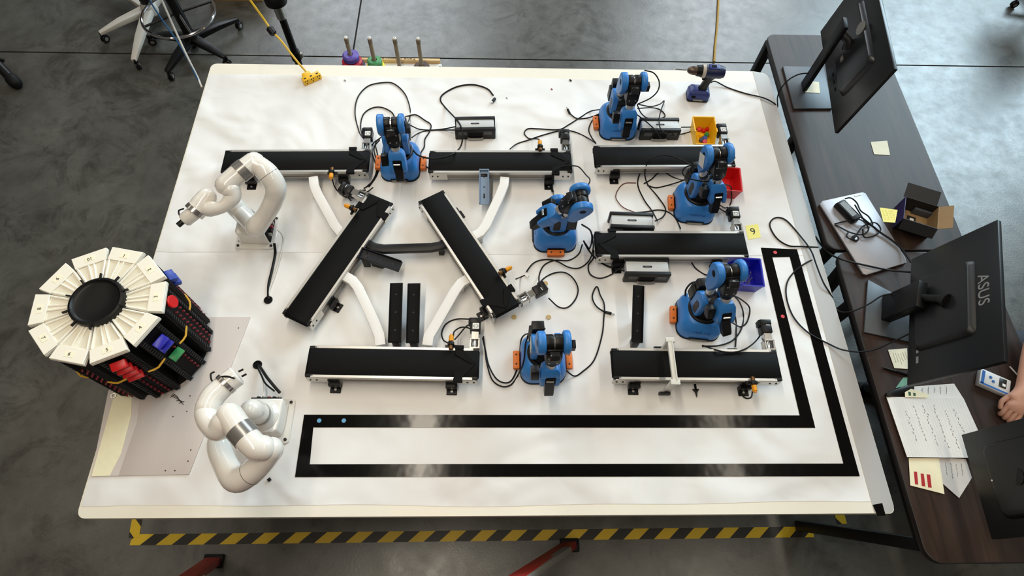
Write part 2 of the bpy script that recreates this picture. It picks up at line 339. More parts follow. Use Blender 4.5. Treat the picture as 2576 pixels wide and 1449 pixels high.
def m_foot():
    g = G(); g.box((0, 0.002, 0.035), (0.046, 0.004, 0.05)); g.box((0, 0.018, 0.003), (0.042, 0.036, 0.006)); g.box((0, 0.010, 0.03), (0.046, 0.016, 0.026)); return g.mesh('foot_bracket', 0.0015, 1)
def m_motor():
    g = G(); g.box((0, 0.1, 0.062), (0.043, 0.046, 0.043)); g.box((-0.001, 0.124, 0.064), (0.046, 0.022, 0.044)); g.box((-0.02, 0.122, 0.064), (0.018, 0.026, 0.036)); return g.mesh('motor', 0.003, 2)
def m_coup():
    g = G(); g.box((-0.017, 0.022, 0.062), (0.008, 0.046, 0.036)); g.box((0.017, 0.022, 0.062), (0.008, 0.046, 0.036)); g.box((0, 0.004, 0.062), (0.042, 0.008, 0.04)); g.box((0, 0.043, 0.062), (0.042, 0.006, 0.04))
    g.box((0, 0.062, 0.062), (0.03, 0.03, 0.03)); return g.mesh('motor_bracket', 0.001, 1)
def m_shaft(): g = G(); g.cyl((0, 0, 0.062), (0, 0.078, 0.062), 0.009); g.cyl((0, 0.016, 0.062), (0, 0.036, 0.062), 0.013); return g.mesh('shaft_coupling', 0.0006, 1)
def m_band():
    g = G(); z0, z1 = CH, CH + 0.003; h = CW / 2
    for s in (1, -1): g.prism([(x, s * y) for x, y in ((-0.03, h - 0.005), (0.0, h - 0.005), (0.055, 0.0), (0.035, -0.0), (-0.03, h - 0.03))], z0, z1)
    for s in (1, -1): g.box((-0.014, s * (h + 0.002), CH - 0.002), (0.036, 0.016, 0.014))
    return g.mesh('guide_band', 0.001, 1)
def m_sb(): g = G(); g.box((0, 0.006, 0.082), (0.046, 0.012, 0.01)); g.box((0, 0.01, 0.092), (0.026, 0.006, 0.034)); g.cyl((0, 0.004, 0.098), (0, 0.02, 0.098), 0.0135, n=6); return g.mesh('sensor_bracket', 0.001, 1)
def m_se(): g = G(); g.cyl((0, -0.012, 0.098), (0, 0.022, 0.098), 0.0085); return g.mesh('sensor_thread', 0.0008, 1)
def m_sy(): g = G(); g.cyl((0, 0.022, 0.098), (0, 0.046, 0.098), 0.010); g.cyl((0, 0.046, 0.098), (0, 0.052, 0.098), 0.006); return g.mesh('sensor_body', 0.001, 1)
def conveyor(label, sl, el, sr, er, feet, band=None, sensor=None, motor_text=None):
    q = [P(*p, CH) for p in (sl, el, sr, er)]; c = (q[0] + q[1] + q[2] + q[3]) / 4; d = (q[1] + q[3] - q[0] - q[2]); a = math.atan2(d.y, d.x)
    t = thing('conveyor_belt', label, 'conveyor', (c.x, c.y, HT + ZT), a, 'belt conveyors on the work table')
    k = d.length / 2 / CL; wd = ((q[0] + q[1] - q[2] - q[3]) / 2).length / CW
    obj('belt', cached('belt', m_belt), BELT, t); obj('bed', cached('pan', m_pan), ALUD, t)
    for s in (1, -1):
        M = T3(0, s * (CW / 2 - 0.006), 0) @ (Matrix.Identity(4) if s > 0 else RZ(math.pi)); sr_ = obj('side_rail', cached('rail', m_rail), ALU, t, M); obj('lower_profile', cached('lowp', lambda: G().box((0, -0.002, 0.058), (CL - 0.06, 0.007, 0.022)).box((0, 0, 0.042), (CL - 0.06, 0.010, 0.010)).mesh('lower_profile', 0.001, 1)), ALUD, sr_)  # lower profile uses darker grey; the side's shade is put into its colour
        for e in (1, -1):
            obj('end_plate', cached('end', m_end), ALU, t, T3(e * (CL / 2 - 0.045), s * (CW / 2 - 0.003), 0) @ (Matrix.Identity(4) if e > 0 else RZ(math.pi)))
            for bx in (0.02, 0.045): obj('bolt', cached('bolt', m_bolt), INK, t, T3(e * (CL / 2 - bx), s * (CW / 2 + 0.0005), 0.058) @ (RZ(math.pi) if s < 0 else Matrix.Identity(4)))
            obj('rail_cap', cached('cap', lambda: G().box((0, 0, 0.08), (0.032, 0.013, 0.012)).mesh('rail_cap', 0.002, 1)), BLK, t, T3(e * (CL / 2 - 0.02), s * (CW / 2 - 0.009), 0))
    for u, s in feet:
        f = obj('foot_bracket', cached('foot', m_foot), BLK, t, T3((u - 0.5) * CL, s * CW / 2, 0) @ (RZ(math.pi) if s < 0 else Matrix.Identity(4)))
        obj('screw', cached('screw', lambda: G().cyl((0, 0.022, 0.006), (0, 0.022, 0.0075), 0.005, n=12).mesh('screw')), ALU, f)
    M = T3(CL / 2 - 0.022, CW / 2, 0)
    mo = obj('motor', cached('motor', m_motor), BLK, t, M); obj('motor_bracket', cached('coup', m_coup), STEEL, t, M); obj('shaft_coupling', cached('shaft', m_shaft), CHROME, t, M)
    if motor_text:
        obj('motor_label', cached('mlab', lambda: G().box((0.002, 0.098, 0.0838), (0.026, 0.026, 0.0006)).mesh('motor_label')), LABEL, mo)
        text(motor_text, 0.018, T3(0.002, 0.098, 0.0843) @ RZ(math.pi), INK, mo, 'label_lettering')
    else:
        obj('motor_marking', cached('mmark', lambda: G().box((0.006, 0.11, 0.0838), (0.016, 0.004, 0.0004)).mesh('motor_marking')), SILV, mo)
    if band is not None: obj('guide_band', cached('band', m_band), BLKM, t, T3((abs(band) - 0.5) * CL, 0, 0) @ (RZ(math.pi) if band < 0 else Matrix.Identity(4)))
    if sensor:
        u, s = sensor; M = T3((u - 0.5) * CL, s * CW / 2, 0) @ (RZ(math.pi) if s < 0 else Matrix.Identity(4))
        se = obj('sensor', cached('sy', m_sy), SENS, t, M); obj('sensor_thread', cached('se', m_se), mat('bronze', (120, 84, 46), 0.35, 0.6), se); obj('sensor_bracket', cached('sb', m_sb), BLK, se)
    return t
conveyor('black belt conveyor at the far left, passing behind the outstretched white arm', (562, 380), (933, 372), (552, 433), (928, 436), [(0.18, -1), (0.82, -1), (0.5, 1)], 0.9, (0.76, -1), 'C3')
conveyor('black belt conveyor in the far row, with the sky-tinted tray at its side', (1078, 378), (1437, 379), (1078, 436), (1440, 436), [(0.84, -1), (0.3, 1)], 0.9, (0.78, 1))
conveyor('black belt conveyor at the far right, leading to the yellow bin', (1483, 364), (1852, 362), (1487, 424), (1858, 422), [(0.15, -1), (0.8, -1)], None, None, 'C5')
conveyor('black belt conveyor at mid right, between two grey and black control boxes', (1493, 580), (1875, 582), (1497, 648), (1886, 648), [(0.15, -1), (0.8, -1)], -0.1, None, 'C2')
conveyor('black belt conveyor near the table front, at the two upright black trays', (772, 868), (1211, 876), (763, 950), (1207, 958), [(0.16, -1), (0.84, -1)], 0.9, (0.83, 1), 'C3')
conveyor('black belt conveyor at the near right, with a white gate across it', (1536, 873), (1958, 880), (1540, 957), (1968, 960), [(0.14, -1), (0.8, -1), (0.78, 1)], None, (0.81, -1))
conveyor('slanting black belt conveyor rising to the right, with the dark tilted tray', (705, 795), (935, 475), (768, 832), (992, 508), [(0.22, -1), (0.2, 1)], 0.9, (0.83, 1))
conveyor('slanting black belt conveyor falling to the right, between blue robots', (1107, 472), (1313, 770), (1052, 503), (1248, 805), [(0.17, 1), (0.9, -1)], 0.9, (0.76, 1))
# white gate across the near right conveyor
a, bq = P(1684, 855, 0.15), P(1698, 965, 0.15); t = thing('sensor_gate', 'white plastic gate spanning the near right conveyor', 'gate', ((a.x + bq.x) / 2, (a.y + bq.y) / 2, HT + ZT), math.atan2(bq.y - a.y, bq.x - a.x)); Lg = (bq - a).length
G().box((0, 0, 0.15), (Lg, 0.02, 0.016)).build('cross_bar', GATE, t, 0.002)
G().box((0, 0.006, 0.161), (Lg - 0.02, 0.004, 0.008)).build('stiffening_rib', GATE, t)
for s in (-1, 1):
    G().box((s * (Lg / 2 - 0.008), 0, 0.075), (0.012, 0.03, 0.15)).build('post', GATE, t, 0.002); G().box((s * (Lg / 2 - 0.003), 0, 0.154), (0.02, 0.036, 0.012)).build('post_cap', GATE, t, 0.002)
    G().box((s * (Lg / 2 + 0.006), -0.014, 0.04), (0.012, 0.045, 0.02)).build('mounting_clip', BLK, t, 0.002)
# white and black bent link bars between the conveyors
def link_bar(label, px, m, w, z=0.075, h=0.022):
    pts = [P(*p, z) for p in px]; pts[0] = pts[0].lerp(pts[1], .12); pts[-1] = pts[-1].lerp(pts[-2], .15); c = pts[len(pts) // 2]; g = G(); L = []; Rr = []
    for i, p in enumerate(pts):
        dv = (pts[min(i + 1, len(pts) - 1)] - pts[max(i - 1, 0)]).normalized(); n = Vector((-dv.y, dv.x, 0)) * w / 2; L.append(p + n); Rr.append(p - n)
    rings = []
    for l, r_ in zip(L, Rr): rings.append([(l.x, l.y, HT + z - h), (r_.x, r_.y, HT + z - h), (r_.x, r_.y, HT + z), (l.x, l.y, HT + z)])
    g.loft(rings); t = thing('link_bar', label, 'link bar', (c.x, c.y, HT + ZT), 0, 'bent link bars between conveyors')
    offs(g, t.location).build('bar', m, t, 0.003)
    for p in (pts[1], pts[-2]): G().box((p.x - c.x, p.y - c.y, (z - h) / 2), (0.022, 0.022, z - h)).build('support_post', m, t)
link_bar('white bent bar from the far left conveyor to the slanting conveyor', ((787, 440), (790, 466), (800, 490), (842, 566), (860, 588), (880, 596)), WPLA, 0.043)
link_bar('white bent bar from the far middle conveyor down behind the sky-tinted tray', ((1270, 442), (1268, 462), (1258, 488), (1222, 566), (1208, 584), (1188, 594)), WPLA, 0.043)
link_bar('white bent bar left of the two upright black trays', ((862, 690), (886, 704), (900, 722), (942, 812), (954, 842), (957, 872)), WPLA, 0.043)
link_bar('white bent bar right of the two upright black trays', ((1182, 697), (1160, 710), (1146, 728), (1096, 815), (1078, 845), (1074, 872)), WPLA, 0.043)
link_bar('black bent bar bridging the two slanting conveyors', ((915, 606), (940, 620), (965, 624), (1085, 620), (1108, 616), (1130, 602)), BLK, 0.04)
# chutes (flat channel trays)
def tray(label, a, bq, w, m, za, zb, flip=1):
    A, Bv = P(*a, za), P(*bq, zb); x = (Bv - A).normalized(); y = Vector((0, 0, 1)).cross(x).normalized(); z = x.cross(y); L = (Bv - A).length
    base = Vector(((A.x + Bv.x) / 2, (A.y + Bv.y) / 2, HT + ZT)); t = thing('chute_tray', label, 'tray', base, 0, 'chute trays'); M = frame(A - base, x, y, z)
    g = G(); g.box((L / 2, 0, 0), (L, w, 0.005)); p = obj('channel', g.mesh('channel', 0.001, 1), m, t, M)
    for s in (1, -1): obj('side_lip', G().box((L / 2, s * (w / 2 - 0.002), 0.006), (L - 0.01, 0.004, 0.014)).mesh('side_lip', 0.001, 1), m, t, M)
    obj('end_lip', G().box((0.003, 0, 0.006), (0.006, w, 0.016)).mesh('end_lip', 0.001, 1), m, t, M)
    for u in (0.2, 0.5, 0.8): obj('hole', G().cyl((L * u, 0, 0.0025), (L * u, 0, 0.0032), 0.004, n=12).mesh('hole'), INK, t, M)
    f = Vector((A.x, A.y, HT + ZT)) if flip > 0 else Vector((Bv.x, Bv.y, HT + ZT)); zz = (za if flip > 0 else zb) - 0.004
    e = f + x * 0.02 * flip; G().box((e.x - base.x, e.y - base.y, zz / 2), (0.03, 0.03, zz)).build('support_foot', BLK, t, 0.002)
    mid = (A + Bv) / 2; hz = mid.z - 0.003 - base.z; G().prism([(-0.05, hz * 0.0), (0.0, 0.0), (0.05, hz - 0.002), (-0.05, hz - 0.002)], -0.003, 0.003, T3(mid.x - base.x, mid.y - base.y, 0) @ RZ(math.atan2(x.y, x.x)) @ RX(math.pi / 2)).build('rib', BLK, t)
    return t
BLT = mat('black_sheen', (9, 9, 9), 0.6, spec=0.12); SKY_REFL = mat('sky_reflection_blue', (112, 138, 166), 0.25, spec=0.6)  # the tray's blue is reflected sky put into the base colour
tray('upright black chute tray, left of the pair above the near left conveyor', (993, 862), (998, 712), 0.052, BLT, 0.07, 0.10)
tray('upright black chute tray, right of the pair above the near left conveyor', (1038, 863), (1042, 713), 0.052, BLT, 0.07, 0.10)
tray('black chute tray standing above the near right conveyor', (1602, 862), (1606, 718), 0.046, BLT, 0.07, 0.11)
tray('dark chute tray jutting from the slanting conveyor under the black bar', (905, 637), (1008, 672), 0.052, mat('navy_black_plastic', (16, 20, 28), 0.45, spec=0.25), 0.09, 0.06)
tray('chute tray tinted pale blue for reflected sky, beside the far middle conveyor', (1218, 428), (1218, 515), 0.046, SKY_REFL, 0.10, 0.06)
# control boxes
def m_ctl_body(): return G().box((0, 0, 0.036), (0.186, 0.058, 0.062)).mesh('housing', 0.004, 2)
def m_ctl_end(): g = G(); g.loft([rr(0.1, 0.009, 0.004, 0.0), rr(0.1, 0.009, 0.004, 0.072)]); return g.mesh('end_frame', 0.003, 2)
def ctrl(label, c, a):
    t = thing('control_box', label, 'control box', (c[0], c[1], HT + ZT), a, 'grey and black control boxes')
    obj('housing', cached('ctlb', m_ctl_body), SILV, t)
    for s in (1, -1): obj('end_frame', cached('ctle', m_ctl_end), BLK, t, T3(0, s * 0.034, 0))
    obj('handle_recess', cached('ctlh', lambda: G().box((0, -0.0435, 0.034), (0.07, 0.002, 0.03)).mesh('handle_recess', 0.001, 1)), BLKM, t)
    obj('handle', cached('ctlg', lambda: G().tube(spline([(-0.035, -0.044, 0.012), (-0.03, -0.05, 0.012), (0.03, -0.05, 0.012), (0.035, -0.044, 0.012)], 5), 0.005, 8).mesh('handle')), ALUD, t)
    for s in (1, -1): obj('front_panel', cached('ctlp', lambda: G().box((0, -0.0437, 0.045), (0.04, 0.0015, 0.024)).mesh('front_panel')), mat('charcoal', (58, 59, 60), 0.4), t, T3(s * 0.062, 0, 0))
    bd = obj('badge', cached('ctlbd', lambda: G().loft([rr(0.021, 0.0045, 0.0045, 0.067), rr(0.021, 0.0045, 0.0045, 0.0682)]).mesh('badge')), INK, t)
    text('NIRYO', 0.0075, T3(0, 0, 0.0685), ALUD, bd, 'badge_lettering', 0.0001)
ctrl('silver and black control box alone behind the far middle conveyor', (1.402, 1.818), math.radians(2))
ctrl('silver and black control box beside the yellow bin', (2.325, 1.825), math.radians(0.5))
ctrl('silver and black control box just behind the mid right conveyor', (2.125, 1.253), math.radians(-2))
ctrl('silver and black control box in front of the mid right conveyor', (2.168, 1.012), math.radians(-0.5))
# ---------------------------------------------------------------- blue robots
def m_base():
    g = G(); rg = [rr(*s, n=6) for s in ((.090, .095, .045, .006), (.0915, .0965, .046, .02), (.090, .095, .045, .05), (.084, .088, .042, .074), (.070, .074, .04, .098), (.064, .068, .045, .105), (.05, .05, .05, .107))]
    g.loft(rg); return g.mesh('base', 0, sharp=40)
def ned(label, c, yaw, E, Wp, T, flip=1, mside=-1, sides=(1, -1), decal=None, note=False, front=True, dirv=None):
    loc = Vector((c[0], c[1], HT + ZT)); t = thing('robot_arm', label, 'robot arm', loc, 0, 'blue desktop robot arms'); Mb = RZ(yaw)
    bs = obj('base', cached('nb', m_base), BLUE, t, Mb); obj('base_skirt', cached('nsk', lambda: G().loft([rr(.093, .098, .046, 0), rr(.093, .098, .046, .007)]).mesh('base_skirt')), BLK, t, Mb)
    for s in (1, -1):
        obj('side_vent', cached('nv', lambda: G().prism([(-.045, .012), (.045, .012), (.04, .04), (.03, .066), (-.03, .066), (-.04, .04)], -.004, .004, RZ(math.pi / 2) @ RX(math.pi / 2)).mesh('side_vent', 0.002, 2)), BLK, bs, T3(s * .0925, 0.004, 0) @ RY(-s * 0.16))
    for s in sides:
        ob = obj('orange_block', cached('no', lambda: G().box((0, 0, .02), (.026, .076, .022)).mesh('orange_block', 0.003, 2)), ORG, t, Mb @ T3(s * .108, 0.0, 0))
        for k in (-.02, .02): obj('hole', cached('nh', lambda: G().cyl((0, 0, .031), (0, 0, .0316), .004, n=10).mesh('hole')), INK, ob, T3(0, k, 0))
    if front:
        obj('front_plate', cached('nf', lambda: G().box((0, -.099, .013), (.084, .006, .016)).mesh('front_plate', 0.002, 2)), BLK, bs); obj('port_panel', cached('np', lambda: G().box((0, -.103, .013), (.068, .003, .010)).mesh('port_panel', 0.001, 1)), ALUD, bs)
        text('NIRYO', 0.024, T3(0, -.0905, .066) @ RX(math.radians(62)), BLUED, bs, 'logo_lettering')
    obj('turntable_ring', cached('nr', lambda: G().torus(.060, .009, 36, 10, T3(0, 0, .107)).mesh('turntable_ring')), BLK, t); obj('turntable', cached('nt', lambda: G().lathe([(.058, .104), (.058, .112), (.052, .122), (.04, .124)], 32).mesh('turntable')), BLKM, t)
    E = Vector(E) - loc; Wp = Vector(Wp) - loc; T = Vector(T) - loc; S = Vector((0, 0, .185))
    d = Vector((Wp.x - E.x, Wp.y - E.y, 0))
    d = d.normalized() if d.length > .02 else Vector((math.sin(yaw), -math.cos(yaw), 0))
    if dirv: d = Vector((dirv[0], dirv[1], 0)).normalized()
    s = Vector((-d.y, d.x, 0)); Z = Vector((0, 0, 1))
    def sides_frame(o): return frame(o, d, Z, s)          # local x forward, y up, z to the side
    def egg(r0, y0, r1, y1, n=14):
        pts = [(r0 * math.cos(math.radians(180 + 180 * k / n)), y0 + r0 * 0.6 * math.sin(math.radians(180 + 180 * k / n))) for k in range(n + 1)]
        return pts + [(r1 * math.cos(math.radians(180 * k / n)), y1 + r1 * math.sin(math.radians(180 * k / n))) for k in range(n + 1)]
    for k in (1, -1):
        e = obj('shoulder_cover', cached('nec', lambda: G().prism(egg(.036, -.055, .038, .02), -.0135, .0135).mesh('shoulder_cover', 0.006, 3)), BLUE, t, sides_frame(S + s * k * .044))
        obj('cover_insert', cached('nei', lambda: G().prism(egg(.016, -.045, .015, .0), -.001, .001).mesh('cover_insert', 0.0005, 1)), BLK, e, T3(0.008, 0, k * .0137))
    obj('shoulder_motor', cached('nsm', lambda: G().box((0, 0, 0), (.05, .05, .058)).mesh('shoulder_motor', 0.003, 2)), BLK, t, sides_frame(S))
    for o_, dims in (((-.056, -.015, mside * .034), (.042, .07, .055)), ((-.058, .04, mside * .03), (.036, .045, .048))):
        obj('rear_motor', cached(('nrm', dims), lambda: G().box((0, 0, 0), dims).mesh('rear_motor', 0.003, 2)), BLK, t, sides_frame(S) @ T3(o_))
    # upper arm with silver tube and elbow covers
    up = (E - S); ul = up.length; un = up.normalized(); k = -flip
    G().tube([S + s * k * .02, S + up * .55 + s * k * .032, E + s * k * .036], [.0175, .0165, .016], 16).build('upper_arm_tube', ALU, t)
    G().tube([S + s * k * .02 + up * .28, S + up * .36 + s * k * .026], [.0205, .0205], 16).build('tube_collar', BLK, t)
    ve = -un; ang = frame(E + s * k * .044, (ve.cross(s)).normalized(), ve, s)
    def tear():
        pts = [(.042 * math.cos(math.radians(a)), .042 * math.sin(math.radians(a))) for a in range(180, 361, 15)]
        return pts + [(.041, .02), (.034, .055), (.022, .085), (.016, .105), (-.016, .105), (-.022, .085), (-.034, .055), (-.041, .02)]
    cv = obj('elbow_cover', cached('ntear', lambda: G().prism(tear(), -.0145, .0145).mesh('elbow_cover', 0.006, 3)), BLUE, t, ang)
    obj('cover_plug', cached('nplug', lambda: G().lathe([(.013, -.0152), (.013, .0152)], 20).mesh('cover_plug')), BLKM, cv)
    dv = obj('elbow_cover', cached('ndisc', lambda: G().lathe([(.034, -.0135), (.041, -.010), (.043, -.004), (.043, .006), (.040, .0115), (.034, .0135)], 32).mesh('elbow_cover', sharp=50)), BLUE, t, frame(E - s * k * .043, d, Z, s)); obj('cover_plug', cached('nplug', None), BLKM, dv)
    G().cyl(E - s * .034, E - s * .003, .030, n=24).build('elbow_motor', BLK, t, 0.002); G().cyl(E + s * .003, E + s * .034, .030, n=24).build('elbow_motor', BLK, t, 0.002)
    G().cyl(E - s * .01, E + s * .01, .024, n=20).build('elbow_shaft', STEEL, t)
    obj('elbow_side_motor', cached('nesm', lambda: G().box((0, 0, 0), (.03, .034, .026)).mesh('elbow_side_motor', 0.002, 1)), BLK, t, sides_frame(E - s * k * .064 - Z * .03))
    # forearm
    f = (Wp - E); fl = f.length; fn = f.normalized(); n = fn.cross(s).normalized()
    if n.z < 0: n = -n
    def rect(u, hw, hd, off=0.0):
        c0 = E + f * u + n * off; return [tuple(c0 + s * a * hw + n * bb * hd) for a, bb in ((-1, -1), (1, -1), (1, 1), (-1, 1))]
    G().loft([rect(0.0, .027, .024, .012), rect(.2, .029, .03, .01), rect(.46, .028, .028), rect(.58, .021, .021)]).build('forearm_housing', BLK, t, 0.004, 2)
    g = G()
    for a, bb in ((-.018, .22), (.018, .22), (-.014, .44), (.014, .44)): c0 = E + f * bb + s * a + n * (.0385 if bb < .3 else .028); g.cyl(c0, c0 + n * .002, .003, n=8)
    g.build('screw_heads', ALU, t)
    G().loft([rect(.03, .017, .012, .042), rect(.19, .019, .013, .044)]).build('sensor_window', mat('smoked_gloss', (40, 41, 43), 0.12), t, 0.002)
    G().cyl(E + f * .5, E + f * .86, .0195, n=24).build('forearm_tube', ALU, t); G().cyl(E + f * .56, E + f * .61, .0225, n=24).build('tube_collar', BLK, t)
    # wrist: blue yoke around a black joint
    g = G(); g.loft([rect(.72, .024, .022), rect(.82, .034, .026), rect(.98, .036, .028)])
    e1 = .98; ext = .055 / fl
    wr = g.build('wrist_yoke', BLUE, t, 0.004, 2)
    for a in (1, -1):
        g = G(); c0 = E + f * .97; c1 = E + f * (1 + ext * 1.0)
        g.loft([[tuple(cc + s * (a * .0275 + q * .0085) + n * bb * hd) for q, bb in ((-1, -1), (1, -1), (1, 1), (-1, 1))] for cc, hd in ((c0, .028), ((c0 + c1) / 2, .027), (c1, .018))]); g.build('yoke_fork', BLUE, t, 0.004, 2)
    G().loft([rect(.94, .0185, .030), rect(1 + ext * .6, .0185, .022)]).build('wrist_motor', BLKM, t, 0.002, 1)
    c0 = E + f * (1 + ext * .2); G().cyl(c0 - s * .016 + n * .028, c0 + s * .012 + n * .029, .0045, n=8).build('wrist_pin', STEEL, t)
    c0 = Wp + fn * .02; v = (T - c0).normalized(); sv = s - v * s.dot(v); sv.normalize(); nv = v.cross(sv)
    g = G(); g.loft([[tuple(cc + sv * a * hw + nv * bb * hd) for a, bb in ((-1, -1), (1, -1), (1, 1), (-1, 1))] for cc, hw, hd in ((c0, .017, .02), (T - v * .01, .0175, .018), (T + v * .012, .0175, .012))]); g.build('tool_flange', BLK, t, 0.002, 1)
    obj('wrist_side_motor', cached('nwsm', lambda: G().box((0, 0, 0), (.034, .05, .03)).mesh('wrist_side_motor', 0.003, 2)), BLK, t, frame(Wp - s * .056 - n * .006, n, fn, s))
    if decal:
        obj('name_sticker', cached('nlab', lambda: G().box((0, 0, 0), (.034, .02, .0008)).mesh('name_sticker')), LABEL, bs, T3(-.050, .058, .1062) @ RX(-.12)); text(decal, .017, T3(-.050, .058, .1062) @ RX(-.12) @ T3(0, 0, .0006), INK, bs, 'sticker_lettering')
    if note: obj('paper_note', G().box((0, 0, 0), (.05, .055, .0006)).mesh('paper_note'), NOTEW if note == 1 else mat('grey_white_tape', (206, 206, 202), .6), t, (sides_frame(S - s * .0585 + Z * .0) @ RZ(.1) if note == 1 else sides_frame(E - s * .0602 - Z * .03) @ RZ(.5)))
    return t
ned('blue desktop robot arm between the far left and far middle conveyors', (1.047, 1.605), 0.0, P(984, 312, .38), P(1000, 402, .23), P(1007, 448, .15), flip=1, mside=1, dirv=(.05, -1))
ned('blue desktop robot arm farthest back, behind the far right conveyor', (2.12, 1.875), 0.0, P(1594, 206, .40), P(1580, 296, .24), P(1573, 338, .16), sides=(-1,), dirv=(.03, -1))
ned('blue desktop robot arm turned to the left, in the middle of the table', (1.775, 1.212), -math.pi / 2, P(1462, 502, .40), P(1382, 540, .29), P(1342, 566, .22), flip=-1, mside=1, sides=(1,), dirv=(-1, -.06))
ned('blue desktop robot arm tangled in cables beside the red bin', (2.44, 1.376), math.radians(-5), P(1806, 388, .42), P(1803, 482, .24), P(1795, 528, .16), sides=(-1,), note=2, dirv=(.12, -1))
ned('blue desktop robot arm beside the blue bin, with a name sticker on its base', (2.372, 0.79), math.radians(-7), P(1834, 684, .42), P(1822, 782, .25), P(1826, 835, .16), sides=(-1,), decal='R2', dirv=(.13, -1))
ned('blue desktop robot arm nearest the camera, with a pale note on its shoulder', (1.70, 0.597), 0.0, P(1394, 862, .42), P(1384, 940, .25), P(1380, 985, .15), decal='R2', note=1, front=False, dirv=(.03, -1))
# ---------------------------------------------------------------- white six-axis arms
def xarm(label, c, yaw, col_top, arm, band_at, seg2, band2, link, wrist, ring, tool, tip, ports):
    loc = Vector((c[0], c[1], HT + ZT)); t = thing('robot_arm', label, 'robot arm', loc, 0, 'white glossy robot arms'); rel = lambda p: Vector(p) - loc
    Mb = RZ(yaw)
    pl = obj('base_plate', G().loft([rr(.088, .088, .016, 0), rr(.088, .088, .016, .008)]).mesh('base_plate', .0015, 1), WHITE, t, Mb)
    for a in (1, -1):
        for q in (1, -1): obj('bolt', cached('xb', lambda: G().cyl((0, 0, .008), (0, 0, .012), .006, n=12).mesh('bolt')), INK, pl, T3(a * .073, q * .073, 0))
        obj('hole', cached('xh', lambda: G().cyl((0, 0, .008), (0, 0, .0084), .004, n=10).mesh('hole')), ALUD, pl, T3(a * .05, -.075, 0))
    pts = [(-.06, -.055), (-.045, -.066), (.045, -.066), (.06, -.055), (.066, -.02), (.066, .066), (-.066, .066), (-.066, -.02)]
    obj('base_body', G().prism(pts, .008, .085).mesh('base_body', .006, 3), WHITE, t, Mb)
    pn = obj('port_panel', G().box((0, .068, .046), (.116, .006, .07)).mesh('port_panel', .002, 1), BLKM, t, Mb)
    for k, cc in enumerate((BLK, ALUD, DKRED, BLK, ALUD)): obj('connector', G().cyl((-.04 + k * .02, .07, .05), (-.04 + k * .02, .082, .05), .0075, n=12).mesh('connector'), cc, pn)
    ct = rel(col_top); b0 = Vector((0, 0, .08)); ax = ct - b0
    G().lathe([(.062, .08), (.06, .088), (.046, .1), (.043, .115)], 32).build('base_collar', WHITE, t)
    G().tube([b0 + ax * .1, b0 + ax * .32], .0415, 28).build('base_joint', WHITE, t); G().tube([b0 + ax * .30, b0 + ax * .48], .042, 28).build('grey_band', BANDG, t)
    G().tube([b0 + ax * .47, b0 + ax * .8, ct], [.0415, .0415, .040], 28, True).build('shoulder_housing', WHITE, t, sharp=60)
    A = [rel(p) for p, r in arm]; rs = [r for p, r in arm]
    def sweep(pts, rads, k=7):
        sp = spline(pts, k); rr2 = []
        for i in range(len(pts) - 1):
            for j in range(k): u = j / k; u = u * u * (3 - 2 * u); rr2.append(rads[i] * (1 - u) + rads[i + 1] * u)
        return sp, rr2 + [rads[-1]]
    sp, r2 = sweep(A, rs); G().tube([b0 + ax * .78, A[0]], [.036, .038], 24, True).build('shoulder_joint', WHITE, t, sharp=60); G().tube(sp, r2, 28, True).build('upper_arm', WHITE, t, sharp=60)
    i = int(band_at * (len(sp) - 1)); G().tube([sp[i], sp[i] + (sp[i + 1] - sp[i]).normalized() * .0012], r2[i] + .0006, 28).build('seam', INK, t)
    S2 = [rel(p) for p, r in seg2]; sp, r2 = sweep(S2, [r for p, r in seg2]); G().tube(sp, r2, 28, True).build('forearm', WHITE, t, sharp=60)
    a, bq = band2; a, bq = rel(a), rel(bq); G().tube([a, bq], seg2[1][1] + .003, 30).build('grey_band', BANDG, t)
    sp, r2 = sweep([rel(p) for p, r in link], [r for p, r in link]); G().tube(sp, r2, 24, True).build('wrist_link', WHITE, t, sharp=60)
    sp, r2 = sweep([rel(p) for p, r in wrist], [r for p, r in wrist]); G().tube(sp, r2, 28, True).build('wrist', WHITE, t, sharp=60)
    a, bq = rel(ring[0]), rel(ring[1]); G().tube([a, bq], ring[2], 30).build('flange_ring', STEEL, t)
    a, bq = rel(tool[0]), rel(tool[1]); G().tube([a, a + (bq - a) * .85, bq], [tool[2], tool[2], tool[2] * .82], 24).build('tool_head', WHITE, t)
    for p0, p1, r0 in tip: G().tube([rel(p0), rel(p1)], r0, 10).build('finger', BLK, t)
    return t
xarm('outstretched white glossy robot arm reaching left, near the far left conveyor', (0.43, 1.215), -math.pi / 2, P(590, 518, .20),
     [(P(643, 572, .20), .042), (P(668, 540, .25), .037), (P(688, 503, .31), .038), (P(693, 470, .36), .043), (P(676, 440, .40), .043), (P(655, 420, .42), .040), (P(636, 412, .43), .040)], .68,
     [(P(640, 408, .43), .040), (P(612, 427, .43), .0385), (P(588, 447, .42), .039), (P(568, 466, .41), .040)], (P(619, 422, .43), P(600, 437, .425)),
     [(P(580, 476, .40), .037), (P(585, 496, .38), .031), (P(560, 520, .365), .024), (P(526, 526, .36), .031)],
     [(P(520, 497, .37), .037), (P(508, 512, .365), .0385), (P(497, 525, .36), .0375)], (P(496, 526, .36), P(487, 535, .356), .0395),
     (P(488, 536, .355), P(462, 556, .345), .028), [(P(460, 557, .343), P(448, 567, .338), .011)], None)
